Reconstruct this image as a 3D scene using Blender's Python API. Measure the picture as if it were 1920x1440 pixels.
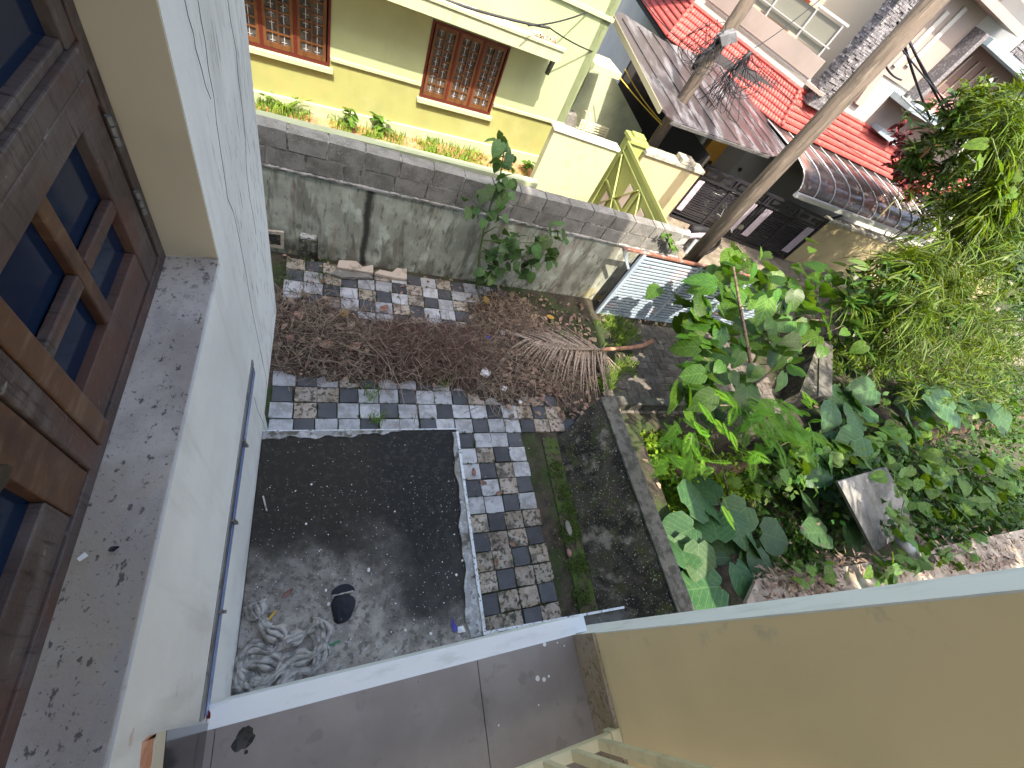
import bpy, math, random
import numpy as np
from mathutils import Vector, Matrix
random.seed(7); rng=np.random.default_rng(7)
S=bpy.context.scene
for o in list(bpy.data.objects): bpy.data.objects.remove(o)
# ------------------------------------------------------------------ camera
RC=np.array([[0.9077431108427545,-0.19000090944949616,0.37403489025207703],
             [0.035939532467593634,-0.853068333450249,-0.5205600527032644],
             [0.41798420391628405,0.4859774407035568,-0.7675383589135407]])   # rows: right, down, forward
FPX=766.65
O=np.array([0.,0.,4.6])
cam=bpy.data.cameras.new('camera'); camo=bpy.data.objects.new('camera',cam); S.collection.objects.link(camo)
cam.sensor_width=36; cam.lens=36*FPX/1920; cam.clip_start=.02; cam.clip_end=400
m=Matrix.Identity(4)
for i in range(3):
    m[i][0]=RC[0][i]; m[i][1]=-RC[1][i]; m[i][2]=-RC[2][i]; m[i][3]=O[i]
camo.matrix_world=m
S.camera=camo
# ------------------------------------------------------------------ sky, sun, exposure
SUN=Vector((.20,1.0,-1.60)).normalized()          # direction the light travels
W=bpy.data.worlds.new("World"); S.world=W; W.use_nodes=True
nt=W.node_tree; bg=nt.nodes['Background']
sky=nt.nodes.new('ShaderNodeTexSky'); sky.sky_type='NISHITA'; sky.sun_disc=False
sky.sun_elevation=math.asin(-SUN.z); sky.sun_rotation=math.atan2(-SUN.x,-SUN.y)
sky.air_density=1.0; sky.dust_density=5.0; sky.ozone_density=0.2
nt.links.new(sky.outputs[0],bg.inputs[0]); bg.inputs[1].default_value=.135
sl=bpy.data.lights.new('sun','SUN'); sl.energy=2.8; sl.angle=math.radians(.5); sl.color=(1,.90,.75)
so=bpy.data.objects.new('sun',sl); S.collection.objects.link(so)
so.rotation_euler=SUN.to_track_quat('-Z','Y').to_euler(); so.location=(-3,-12,20)
S.view_settings.view_transform='Standard'; S.view_settings.look='None'
S.view_settings.exposure=2.17; S.view_settings.gamma=1; S.view_settings.use_curve_mapping=False
S.render.engine='CYCLES'
S.cycles.max_bounces=8; S.cycles.diffuse_bounces=4
# ------------------------------------------------------------------ measuring helpers: a pixel of the photo onto a real plane
def ray(p):
    c=np.array([(p[0]-960)/FPX,(p[1]-720)/FPX,1.]); return RC.T@c
def onz(p,z=0): d=ray(p); return O+d*(z-4.6)/d[2]
def onx(p,x): d=ray(p); return O+d*x/d[0]
def ony(p,y): d=ray(p); return O+d*y/d[1]
def onpl(p,n,q):
    d=ray(p); n=np.array(n,float); return O+d*((np.array(q,float)-O)@n)/(d@n)
# ------------------------------------------------------------------ objects
COL=S.collection
def setp(o,label=None,cat=None,group=None,kind=None):
    if label: o['label']=label
    if cat: o['category']=cat
    if group: o['group']=group
    if kind: o['kind']=kind
    return o
def wloc(o):
    v=np.zeros(3)
    while o is not None: v+=np.array(o.location); o=o.parent
    return v
def thing(name,loc,label,cat,group=None):
    o=bpy.data.objects.new(name,None); COL.objects.link(o); o.location=[float(a) for a in loc]; o.empty_display_size=.2
    return setp(o,label,cat,group)
def mesh_from(name,V,F,mat,smooth=False):
    me=bpy.data.meshes.new(name); me.from_pydata([tuple(map(float,v)) for v in V],[],F)
    if mat: me.materials.append(mat)
    if smooth: me.polygons.foreach_set('use_smooth',[True]*len(me.polygons))
    me.update(); return me
class MB:
    def __init__(s): s.v=[]; s.f=[]
    def add(s,V,F):
        b=len(s.v); s.v+= [tuple(map(float,v)) for v in V]; s.f+=[tuple(b+i for i in f) for f in F]; return s
    def box(s,a,b):
        x0,y0,z0=a;x1,y1,z1=b
        V=[(x0,y0,z0),(x1,y0,z0),(x1,y1,z0),(x0,y1,z0),(x0,y0,z1),(x1,y0,z1),(x1,y1,z1),(x0,y1,z1)]
        return s.add(V,[(0,3,2,1),(4,5,6,7),(0,1,5,4),(1,2,6,5),(2,3,7,6),(3,0,4,7)])
    def ext(s,poly,vec):
        P=[np.array(p,float) for p in poly]; n=len(P); v=np.array(vec,float)
        nn=np.zeros(3)
        for i in range(n): nn+=np.cross(P[i],P[(i+1)%n])
        if nn@v<0: pass
        V=P+[p+v for p in P]
        F=[tuple(range(n))[::-1],tuple(range(n,2*n))]+[(i,(i+1)%n,n+(i+1)%n,n+i) for i in range(n)]
        if nn@v<0: F=[tuple(reversed(f)) for f in F]
        return s.add(V,F)
    def beam(s,a,b,w,h,up=(0,0,1)):
        a=np.array(a,float);b=np.array(b,float);t=b-a;t/=np.linalg.norm(t)
        u=np.array(up,float); r=np.cross(t,u); r/=np.linalg.norm(r); u=np.cross(r,t)
        q=[r*w/2*sx+u*h/2*sy for sx,sy in((-1,-1),(1,-1),(1,1),(-1,1))]
        V=[a+k for k in q]+[b+k for k in q]
        return s.add(V,[(0,3,2,1)[::-1],(4,5,6,7)[::-1],(0,1,5,4)[::-1],(1,2,6,5)[::-1],(2,3,7,6)[::-1],(3,0,4,7)[::-1]])
    def tube(s,pts,r,n=8,r2=None,cap=True):
        P=[np.array(p,float) for p in pts]; m=len(P); b=len(s.v); up=None
        for i,p in enumerate(P):
            t=P[min(i+1,m-1)]-P[max(i-1,0)]; t/=np.linalg.norm(t)+1e-9
            if up is None: up=np.array([0,0,1.]) if abs(t[2])<.9 else np.array([1.,0,0])
            rr=np.cross(t,up); rr/=np.linalg.norm(rr)+1e-9; up=np.cross(rr,t)
            rad=r if r2 is None else r+(r2-r)*i/(m-1)
            for k in range(n):
                a=2*math.pi*k/n; s.v.append(tuple(p+rad*(math.cos(a)*rr+math.sin(a)*up)))
        for i in range(m-1):
            for k in range(n):
                s.f.append((b+i*n+k,b+i*n+(k+1)%n,b+(i+1)*n+(k+1)%n,b+(i+1)*n+k))
        if cap and n>2:
            s.f.append(tuple(b+k for k in range(n))[::-1]); s.f.append(tuple(b+(m-1)*n+k for k in range(n)))
        return s
    def build(s,name,mat,parent=None,smooth=False,bevel=0,**kw):
        off=wloc(parent) if parent is not None else np.zeros(3)
        V=np.array(s.v)-off
        me=mesh_from(name,V,s.f,mat,smooth)
        o=bpy.data.objects.new(name,me); COL.objects.link(o)
        if parent is not None: o.parent=parent
        if bevel:
            md=o.modifiers.new('bevel','BEVEL'); md.width=bevel; md.segments=2; md.limit_method='ANGLE'
        return setp(o,**kw)
def inst(name,me,parent,mat4):
    o=bpy.data.objects.new(name,me); COL.objects.link(o)
    if parent is not None:
        o.parent=parent; mat4=Matrix.Translation(Vector([-float(a) for a in wloc(parent)]))@mat4
    o.matrix_basis=mat4; return o
def fastmesh(name,V,F,mat,parent=None,smooth=False,**kw):     # V (N,3), F (M,k) numpy
    V=np.asarray(V,float); F=np.asarray(F,int)
    if parent is not None: V=V-wloc(parent)
    me=bpy.data.meshes.new(name); me.vertices.add(len(V)); me.vertices.foreach_set('co',V.ravel())
    k=F.shape[1]; me.loops.add(F.size); me.loops.foreach_set('vertex_index',F.ravel().astype('i'))
    me.polygons.add(len(F)); me.polygons.foreach_set('loop_start',np.arange(0,F.size,k,dtype='i'))
    if smooth: me.polygons.foreach_set('use_smooth',[True]*len(F))
    me.update(calc_edges=True); me.materials.append(mat)
    o=bpy.data.objects.new(name,me); COL.objects.link(o)
    if parent is not None: o.parent=parent
    return setp(o,**kw)
# ------------------------------------------------------------------ materials
def mat(name,base,layers=(),rough=.85,bump=None,spec=.3,metal=0,rnd=0,island=False,coords='world',transl=0,tcol=None,hue=0,veins=None):
    M=bpy.data.materials.new(name); M.use_nodes=True; nt=M.node_tree; N=nt.nodes; L=nt.links
    b=N['Principled BSDF']; out=N['Material Output']
    b.inputs['Roughness'].default_value=rough; b.inputs['Metallic'].default_value=metal
    b.inputs['Specular IOR Level'].default_value=spec
    if coords=='world': co=N.new('ShaderNodeNewGeometry').outputs['Position']
    else: co=N.new('ShaderNodeTexCoord').outputs['Object']
    if coords=='objrnd':
        oi=N.new('ShaderNodeObjectInfo'); va=N.new('ShaderNodeVectorMath'); va.operation='MULTIPLY_ADD'
        va.inputs[1].default_value=(1,1,1); L.new(co,va.inputs[0]); 
        ml=N.new('ShaderNodeVectorMath'); ml.operation='SCALE'; ml.inputs[0].default_value=(13,27,5); L.new(oi.outputs['Random'],ml.inputs['Scale'])
        L.new(ml.outputs[0],va.inputs[2]); co=va.outputs[0]
    def noise(s,sc=(1,1,1),det=6,r=.6,off=0,vor=False):
        mp=N.new('ShaderNodeMapping'); mp.inputs['Scale'].default_value=sc; mp.inputs['Location'].default_value=(off,off*1.7,off*.3)
        L.new(co,mp.inputs[0])
        if vor:
            n=N.new('ShaderNodeTexVoronoi'); n.inputs['Scale'].default_value=s; L.new(mp.outputs[0],n.inputs['Vector']); return n.outputs['Distance']
        n=N.new('ShaderNodeTexNoise'); n.inputs['Scale'].default_value=s; n.inputs['Detail'].default_value=det; n.inputs['Roughness'].default_value=r
        L.new(mp.outputs[0],n.inputs['Vector']); return n.outputs['Fac']
    def mr(v,lo,hi):
        n=N.new('ShaderNodeMapRange'); n.inputs['From Min'].default_value=lo; n.inputs['From Max'].default_value=hi; n.clamp=True
        n.interpolation_type='SMOOTHSTEP' if hi>lo else 'LINEAR'
        L.new(v,n.inputs['Value']); return n.outputs[0]
    def rgb(c):
        n=N.new('ShaderNodeRGB'); n.outputs[0].default_value=(*c,1); return n.outputs[0]
    cur=rgb(base)
    for i,l in enumerate(layers):
        v=None
        if l.get('s'): v=mr(noise(l['s'],l.get('sc',(1,1,1)),l.get('d',6),l.get('r',.6),l.get('off',i*3.7),l.get('vor',False)),l.get('lo',.45),l.get('hi',.6))
        for ax,lo,hi in l.get('g',()):
            sp=N.new('ShaderNodeSeparateXYZ'); L.new(co,sp.inputs[0])
            src=sp.outputs[ax]
            if l.get('gw'):
                ad=N.new('ShaderNodeMath'); ad.operation='MULTIPLY_ADD'; ad.inputs[1].default_value=l['gw']; L.new(noise(l.get('gs',2.),det=5,off=9),ad.inputs[0]); L.new(src,ad.inputs[2]); src=ad.outputs[0]
            if hi<lo: g=mr(src,hi,lo); iv=N.new('ShaderNodeMath'); iv.operation='SUBTRACT'; iv.inputs[0].default_value=1; L.new(g,iv.inputs[1]); g=iv.outputs[0]
            else: g=mr(src,lo,hi)
            if v is None: v=g
            else:
                mm=N.new('ShaderNodeMath'); mm.operation='MULTIPLY'; L.new(v,mm.inputs[0]); L.new(g,mm.inputs[1]); v=mm.outputs[0]
        if l.get('a',1)!=1:
            mm=N.new('ShaderNodeMath'); mm.operation='MULTIPLY'; L.new(v,mm.inputs[0]); mm.inputs[1].default_value=l['a']; v=mm.outputs[0]
        mx=N.new('ShaderNodeMix'); mx.data_type='RGBA'; L.new(v,mx.inputs['Factor']); L.new(cur,mx.inputs['A']); L.new(rgb(l['c']),mx.inputs['B']); cur=mx.outputs['Result']
    if veins:
        tc=N.new('ShaderNodeTexCoord'); sx=N.new('ShaderNodeSeparateXYZ'); L.new(tc.outputs['Object'],sx.inputs[0])
        def mth(op,a,b=None,c=None):
            n=N.new('ShaderNodeMath'); n.operation=op
            for k,v in enumerate((a,b,c)):
                if v is None: continue
                if isinstance(v,(int,float)): n.inputs[k].default_value=v
                else: L.new(v,n.inputs[k])
            return n.outputs[0]
        ay=mth('ABSOLUTE',sx.outputs[1]); t_=mth('SUBTRACT',sx.outputs[0],mth('MULTIPLY',ay,.75)); fr_=mth('FRACT',mth('MULTIPLY',t_,6.5))
        v1=mth('LESS_THAN',mth('ABSOLUTE',mth('SUBTRACT',fr_,.5)),.06); v2=mth('LESS_THAN',ay,.014); vv=mth('MULTIPLY',mth('MAXIMUM',v1,v2),.55)
        mx=N.new('ShaderNodeMix'); mx.data_type='RGBA'; L.new(vv,mx.inputs['Factor']); L.new(cur,mx.inputs['A']); L.new(rgb(veins),mx.inputs['B']); cur=mx.outputs['Result']
    if rnd or hue:
        if island: r=N.new('ShaderNodeNewGeometry').outputs['Random Per Island']
        else: r=N.new('ShaderNodeObjectInfo').outputs['Random']
        hs=N.new('ShaderNodeHueSaturation'); m1=N.new('ShaderNodeMapRange'); m1.inputs['To Min'].default_value=1-rnd; m1.inputs['To Max'].default_value=1+rnd
        L.new(r,m1.inputs['Value']); L.new(m1.outputs[0],hs.inputs['Value']); L.new(cur,hs.inputs['Color'])
        if hue:
            wn=N.new('ShaderNodeTexWhiteNoise'); wn.noise_dimensions='1D'; L.new(r,wn.inputs['W'])
            m2=N.new('ShaderNodeMapRange'); m2.inputs['To Min'].default_value=.5-hue; m2.inputs['To Max'].default_value=.5+hue
            L.new(wn.outputs['Value'],m2.inputs['Value']); L.new(m2.outputs[0],hs.inputs['Hue'])
        cur=hs.outputs[0]
    L.new(cur,b.inputs['Base Color'])
    if bump:
        prev=None
        for st,sc_,dist in bump:
            bp=N.new('ShaderNodeBump'); bp.inputs['Strength'].default_value=st; bp.inputs['Distance'].default_value=dist
            L.new(noise(sc_,det=8,r=.65,off=2),bp.inputs['Height'])
            if prev is not None: L.new(prev,bp.inputs['Normal'])
            prev=bp.outputs[0]
        L.new(prev,b.inputs['Normal'])
    if transl:
        t=N.new('ShaderNodeBsdfTranslucent'); ms=N.new('ShaderNodeMixShader'); ms.inputs[0].default_value=transl
        if tcol:
            mx=N.new('ShaderNodeMix'); mx.data_type='RGBA'; mx.blend_type='MULTIPLY'; mx.inputs['Factor'].default_value=1
            L.new(cur,mx.inputs['A']); L.new(rgb(tcol),mx.inputs['B']); L.new(mx.outputs['Result'],t.inputs[0])
        else: L.new(cur,t.inputs[0])
        L.new(b.outputs[0],ms.inputs[1]); L.new(t.outputs[0],ms.inputs[2]); L.new(ms.outputs[0],out.inputs[0])
    return M
K=dict
white_wall=mat('white_plaster',(.71,.705,.675),[K(c=(.60,.595,.57),s=1.6,lo=.35,hi=.7),K(c=(.50,.485,.45),s=4,sc=(1,2,.25),lo=.52,hi=.72,a=.6),K(c=(.42,.39,.34),s=7,lo=.42,hi=.65,g=[(2,2.55,2.3)],a=.6),
      K(c=(.19,.18,.17),s=24,sc=(3,3,.3),lo=.60,hi=.64,g=[(1,1.08,1.35)],a=.8),
      K(c=(.25,.25,.24),s=9,sc=(2,2,.4),lo=.54,hi=.68,g=[(1,1.3,1.9)],a=.6),
      K(c=(.35,.2,.13),s=14,lo=.62,hi=.72,g=[(1,.12,-.05)],a=.6)],rough=.8,bump=[(.25,60,.004),(.2,8,.01)])
trim_white=mat('trim_white_paint',(.72,.76,.78),[K(c=(.6,.64,.65),s=6,sc=(1,4,1),lo=.5,hi=.7)],rough=.6,bump=[(.25,40,.003)])
beige_in=mat('beige_paint',(.76,.65,.42),[K(c=(.66,.56,.35),s=2.5,sc=(1,1,.4),lo=.5,hi=.75,a=.7),K(c=(.45,.42,.34),s=12,lo=.55,hi=.7,g=[(1,-.22,-.125)],a=.6),K(c=(.70,.60,.385),s=1.5,lo=.4,hi=.65),K(c=(.2,.19,.15),s=30,lo=.74,hi=.78,a=.5)],rough=.45,bump=[(.12,14,.006),(.1,90,.001)],spec=.4)
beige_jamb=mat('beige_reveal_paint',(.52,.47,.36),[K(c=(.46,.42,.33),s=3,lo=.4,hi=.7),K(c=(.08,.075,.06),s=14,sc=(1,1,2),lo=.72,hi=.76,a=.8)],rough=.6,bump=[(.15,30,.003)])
sill_m=mat('weathered_sill',(.49,.465,.43),[K(c=(.33,.30,.275),s=3.2,lo=.42,hi=.62),K(c=(.36,.32,.25),s=2,lo=.5,hi=.7,off=5),K(c=(.055,.05,.05),s=60,lo=.60,hi=.65,sc=(1,.6,1),a=.8),K(c=(.10,.09,.085),s=110,lo=.62,hi=.67,a=.7),
      K(c=(.10,.09,.09),s=50,lo=.54,hi=.66,g=[(1,.80,1.0)],a=.75),K(c=(.30,.29,.30),s=14,sc=(1,.3,1),lo=.55,hi=.7,a=.5),K(c=(.05,.05,.05),s=75,lo=.66,hi=.70,a=.7)],rough=.85,bump=[(.5,45,.004),(.3,9,.006)])
granite=mat('grey_granite',(.215,.195,.185),[K(c=(.25,.23,.22),s=5,lo=.4,hi=.7),K(c=(.03,.03,.03),s=30,lo=.72,hi=.76,a=.8),K(c=(.30,.28,.265),s=2.3,lo=.5,hi=.7,off=17,a=.5),K(c=(.13,.12,.115),s=9,lo=.58,hi=.66,off=31,a=.4),K(c=(.19,.185,.18),s=220,lo=.58,hi=.7,a=.35)],rough=.42,spec=.45,bump=[(.05,120,.001)])
granite_dark=mat('wet_dark_granite',(.02,.02,.022),[K(c=(.13,.13,.13),s=9,lo=.56,hi=.6,g=[(1,-.10,-.30)])],rough=.12,spec=.6)
skirt_m=mat('skirting_granite',(.34,.29,.235),[K(c=(.30,.255,.17),s=18,lo=.5,hi=.53,g=[(2,2.82,2.86)],gw=.03),K(c=(.13,.12,.1),s=60,lo=.5,hi=.7)],rough=.5)
cream_steel=mat('cream_painted_steel',(.66,.63,.45),[K(c=(.5,.48,.34),s=12,lo=.5,hi=.7),K(c=(.12,.08,.05),s=50,lo=.68,hi=.73,a=.7)],rough=.45,spec=.5,bump=[(.1,60,.001)])
brick_bare=mat('bare_brick_plaster',(.42,.19,.11),[K(c=(.55,.3,.2),s=20,lo=.45,hi=.6)],rough=.9,bump=[(.5,50,.004)])
wood_d=mat('weathered_dark_wood',(.062,.042,.036),[K(c=(.115,.09,.08),s=6,sc=(1,.8,4),lo=.47,hi=.68),K(c=(.11,.092,.085),s=2.5,lo=.50,hi=.68,off=21,a=.6),K(c=(.028,.018,.016),s=12,sc=(1,8,1),lo=.5,hi=.7),K(c=(.30,.28,.26),s=60,sc=(1,.5,1),lo=.64,hi=.71,a=.5),K(c=(.10,.045,.03),s=3,lo=.5,hi=.62,a=.7)],rough=.55,spec=.4,bump=[(.6,70,.003),(.4,18,.004)])
wood_b=mat('varnished_brown_wood',(.095,.045,.022),[K(c=(.14,.085,.05),s=9,sc=(1,1,6),lo=.48,hi=.66),K(c=(.05,.022,.014),s=4,lo=.5,hi=.66),K(c=(.24,.21,.18),s=50,sc=(1,1,.4),lo=.68,hi=.74,a=.5)],rough=.42,spec=.5,bump=[(.4,60,.002)])
glass_b=mat('blue_film_glass',(.002,.012,.035),[K(c=(.004,.045,.12),s=3.2,lo=.55,hi=.8,sc=(1,1,1)),K(c=(.10,.14,.22),s=40,lo=.7,hi=.75,a=.3)],rough=.10,spec=.30)
steel_g=mat('weathered_steel',(.22,.22,.22),[K(c=(.12,.11,.1),s=30,lo=.5,hi=.65)],rough=.5,metal=.6)
blue_strip=mat('blue_window_strip',(.20,.27,.50),rough=.15,spec=.8)
black_gap=mat('dark_gap_rubber',(.012,.012,.014),rough=.7)
alg=mat('algae_black_concrete',(.37,.345,.31),[K(c=(.24,.22,.195),s=14,lo=.42,hi=.6),K(c=(.42,.41,.39),s=22,lo=.58,hi=.7,a=.7),
      K(c=(.026,.023,.019),s=None,g=[(1,.44,.88)],gw=.6,gs=5.0),
      K(c=(.016,.016,.017),s=None,g=[(0,.36,.70),(1,.14,.40)],gw=.45,gs=4.0,a=.93),
      K(c=(.05,.047,.035),s=40,lo=.52,hi=.6,a=.55),
      K(c=(.36,.36,.34),s=90,lo=.67,hi=.7,a=.75),K(c=(.27,.26,.24),s=30,lo=.68,hi=.74,a=.6)],rough=.8,bump=[(.7,70,.006),(.4,14,.012)])
alg_edge=mat('grey_slab_edge',(.30,.30,.30),[K(c=(.46,.47,.48),s=30,lo=.5,hi=.6),K(c=(.09,.085,.07),s=18,lo=.52,hi=.62),K(c=(.18,.17,.13),s=6,lo=.45,hi=.65,a=.6)],rough=.85,bump=[(.7,60,.006)])
edge_white=mat('chipped_white_edge',(.62,.65,.68),[K(c=(.12,.12,.12),s=60,lo=.55,hi=.62),K(c=(.35,.36,.36),s=12,lo=.5,hi=.65,a=.7)],rough=.8,bump=[(.5,60,.004)])
lime_wall=mat('pale_green_wall',(.55,.62,.56),[K(c=(.45,.5,.46),s=3)],rough=.8)
tile_w=mat('white_paving_tile',(.35,.36,.375),[K(c=(.23,.235,.24),s=7,lo=.42,hi=.62),K(c=(.42,.43,.45),s=16,lo=.5,hi=.7,a=.6),K(c=(.20,.175,.14),s=4,lo=.55,hi=.7,a=.6),K(c=(.15,.13,.10),s=18,lo=.64,hi=.72,a=.6)],rough=.8,rnd=.16,coords='objrnd',bump=[(.8,22,.008),(.4,80,.003)])
tile_s=mat('soiled_white_paving_tile',(.31,.28,.24),[K(c=(.24,.2,.155),s=7,lo=.42,hi=.6),K(c=(.045,.04,.032),s=22,lo=.52,hi=.6,a=.9),K(c=(.06,.055,.045),s=6,lo=.52,hi=.62,a=.75)],rough=.85,rnd=.2,hue=.01,coords='objrnd',bump=[(.8,22,.008),(.4,80,.003)])
tile_d=mat('dark_paving_tile',(.050,.053,.060),[K(c=(.065,.068,.075),s=6,lo=.4,hi=.65),K(c=(.12,.11,.1),s=40,lo=.66,hi=.72,a=.6)],rough=.7,rnd=.25,coords='objrnd',bump=[(.3,50,.002)])
soil=mat('dark_soil',(.06,.05,.037),[K(c=(.03,.026,.02),s=5,lo=.4,hi=.6),K(c=(.10,.085,.06),s=18,lo=.58,hi=.7),K(c=(.03,.055,.012),s=2.2,lo=.45,hi=.6,a=.7),K(c=(.2,.18,.15),s=60,lo=.66,hi=.7,a=.5)],rough=.95,bump=[(.9,40,.02),(.6,8,.03)])
street_m=mat('street_ground',(.20,.17,.13),[K(c=(.12,.10,.075),s=3,lo=.4,hi=.62),K(c=(.27,.24,.19),s=20,lo=.55,hi=.7)],rough=.95,bump=[(.7,40,.02)])
red_soil=mat('red_soil',(.40,.19,.10),[K(c=(.30,.15,.08),s=6),K(c=(.5,.33,.2),s=25,lo=.55,hi=.7)],rough=.95,bump=[(.8,40,.02)])
pave_m=mat('grey_brick_paving',(.13,.115,.10),[K(c=(.085,.075,.065),s=7,lo=.4,hi=.6),K(c=(.22,.2,.17),s=30,lo=.58,hi=.68,a=.6)],rough=.9,rnd=.2,coords='objrnd',bump=[(.7,50,.006)])
old_plaster=mat('old_stained_plaster',(.36,.375,.32),[K(c=(.25,.265,.22),s=2.5,lo=.4,hi=.6),K(c=(.46,.50,.44),s=3.5,lo=.5,hi=.7,off=8,sc=(1,1,.7)),
      K(c=(.15,.145,.12),s=7,sc=(1,1,.18),lo=.5,hi=.63,a=.85),K(c=(.09,.085,.07),s=16,sc=(1,1,.3),lo=.56,hi=.66,a=.7),K(c=(.06,.06,.05),s=9,sc=(1,1,.5),lo=.46,hi=.62,g=[(2,.42,.02)],a=.8),K(c=(.20,.15,.12),s=3,sc=(1.5,1,.3),lo=.56,hi=.66,off=13,a=.6),
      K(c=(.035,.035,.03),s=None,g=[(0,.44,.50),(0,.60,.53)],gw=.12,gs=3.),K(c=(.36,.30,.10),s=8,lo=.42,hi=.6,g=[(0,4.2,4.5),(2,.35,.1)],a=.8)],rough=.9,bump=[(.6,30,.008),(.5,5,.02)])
block_m=mat('grey_concrete_block',(.20,.193,.18),[K(c=(.135,.13,.118),s=5,lo=.4,hi=.62),K(c=(.30,.29,.27),s=60,lo=.55,hi=.66,a=.8)],rough=.95,rnd=.13,coords='objrnd',bump=[(1,70,.008),(.5,20,.008)])
mortar=mat('mortar',(.34,.33,.31),[K(c=(.12,.12,.11),s=12)],rough=.95,bump=[(.8,50,.006)])
coping_m=mat('plaster_coping',(.26,.26,.25),[K(c=(.10,.10,.095),s=9,sc=(1,1,1),lo=.45,hi=.6)],rough=.9,bump=[(.6,40,.006)])
moss_w=mat('mossy_black_wall',(.045,.041,.034),[K(c=(.016,.015,.013),s=2.5,lo=.42,hi=.58),K(c=(.21,.20,.17),s=3.2,lo=.52,hi=.66,off=4,a=.8),K(c=(.012,.011,.01),s=4,sc=(1,1,.5),lo=.5,hi=.62,off=14,a=.8),K(c=(.035,.045,.015),s=6,lo=.5,hi=.66,off=11),K(c=(.34,.33,.30),s=45,lo=.61,hi=.65,a=.8),K(c=(.07,.08,.05),s=12,sc=(1,1,.3),lo=.5,hi=.7,a=.5)],rough=.95,bump=[(.9,30,.015),(.7,7,.03)])
moss_top=mat('mossy_wall_cap',(.10,.098,.085),[K(c=(.05,.048,.04),s=8,lo=.42,hi=.6),K(c=(.2,.2,.18),s=40,lo=.62,hi=.68,a=.7)],rough=.95,bump=[(.7,40,.008)])
gh_wall=mat('pale_green_house_paint',(.305,.36,.20),[K(c=(.24,.28,.16),s=5,sc=(1,1,.18),lo=.56,hi=.72,a=.45),K(c=(.275,.325,.18),s=1.2,lo=.4,hi=.7)],rough=.75,bump=[(.1,60,.002)])
gh_low=mat('olive_yellow_house_paint',(.262,.27,.098),[K(c=(.30,.30,.13),s=.8,lo=.5,hi=.7,off=6),K(c=(.19,.19,.08),s=6,sc=(1,1,.2),lo=.58,hi=.72,a=.4),K(c=(.23,.237,.087),s=1.4,lo=.4,hi=.7),K(c=(.33,.25,.09),s=4,sc=(1,1,.6),lo=.5,hi=.7,g=[(2,.75,.35)],a=.6)],rough=.75,bump=[(.1,60,.002)])
gh_trim=mat('pale_lime_trim',(.335,.365,.235),[K(c=(.29,.315,.19),s=5,lo=.5,hi=.7)],rough=.75)
gh_dirt=mat('dirty_ledge',(.30,.22,.15),[K(c=(.65,.64,.6),s=6,lo=.5,hi=.58),K(c=(.2,.13,.09),s=20,lo=.5,hi=.66)],rough=.95,bump=[(.6,30,.01)])
teak=mat('orange_teak',(.105,.045,.016),[K(c=(.07,.028,.010),s=10,sc=(1,1,.2),lo=.45,hi=.6)],rough=.4,spec=.5)
red_frame=mat('red_brown_frame',(.075,.012,.009),rough=.5)
dark_glass=mat('dark_window_glass',(.035,.035,.035),[K(c=(.08,.08,.075),s=5,lo=.45,hi=.65)],rough=.15,spec=.7)
white_bar=mat('white_grille',(.36,.36,.36),rough=.5)
lamp_m=mat('lamp_metal',(.3,.3,.24),rough=.5)
gate_g=mat('lime_gate_paint',(.27,.31,.10),[K(c=(.23,.265,.085),s=5,lo=.5,hi=.7)],rough=.45,spec=.5)
gate_panel=mat('pink_gate_panel',(.50,.42,.38),rough=.6)
cream_wall=mat('cream_wall_paint',(.43,.36,.21),[K(c=(.36,.29,.17),s=1.5,lo=.4,hi=.7),K(c=(.3,.24,.17),s=7,sc=(1,1,.4),lo=.6,hi=.75,a=.5)],rough=.8,bump=[(.15,40,.003)])
cap_m=mat('stained_wall_cap',(.36,.34,.28),[K(c=(.16,.15,.13),s=8,lo=.45,hi=.65)],rough=.9,bump=[(.5,40,.005)])
blk=mat('black_gate_paint',(.018,.017,.022),rough=.4,spec=.5)
lav=mat('lavender_gate_sheet',(.36,.32,.38),[K(c=(.28,.25,.30),s=14,lo=.45,hi=.65)],rough=.35,spec=.5)
grey_gate=mat('grey_blue_gate_paint',(.27,.33,.39),[K(c=(.32,.38,.45),s=3,lo=.4,hi=.7),K(c=(.3,.10,.06),s=14,lo=.64,hi=.7,a=.8),K(c=(.52,.42,.46),s=2.2,lo=.6,hi=.7,a=.6)],rough=.5,spec=.4)
rust=mat('rusty_top_rail',(.17,.07,.045),[K(c=(.25,.22,.2),s=12,lo=.5,hi=.65),K(c=(.4,.36,.34),s=6,lo=.6,hi=.7)],rough=.8)
pole_m=mat('weathered_pole',(.125,.10,.08),[K(c=(.08,.066,.054),s=5,sc=(3,3,.35),lo=.45,hi=.62),K(c=(.19,.16,.13),s=9,sc=(3,3,.3),lo=.55,hi=.7),K(c=(.04,.032,.028),s=9,sc=(4,4,.16),lo=.60,hi=.65)],rough=.9,bump=[(.7,25,.01)])
cable=mat('black_cable',(.016,.016,.02),rough=.55)
ycable=mat('yellow_rope',(.5,.36,.05),rough=.6)
gbox=mat('grey_junction_box',(.10,.105,.115),[K(c=(.15,.155,.165),s=9)],rough=.5)
roof_dark=mat('weathered_sheen_roof',(.04,.034,.037),[K(c=(.045,.033,.036),s=2.4,sc=(1.6,.5,1),lo=.42,hi=.62),K(c=(.19,.195,.215),s=2.0,sc=(1.6,.6,1),lo=.47,hi=.66,a=.7),K(c=(.35,.36,.38),s=26,sc=(2,.5,1),lo=.66,hi=.72,a=.45)],rough=.28,spec=.6)  # pale blue-grey streaks paint a sheen over the weathering
poly_m=mat('smoked_sheet',(.10,.075,.072),[K(c=(.20,.10,.085),s=1.3,lo=.52,hi=.66),K(c=(.06,.055,.06),s=3,lo=.5,hi=.7)],rough=.16,spec=.7)
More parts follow.
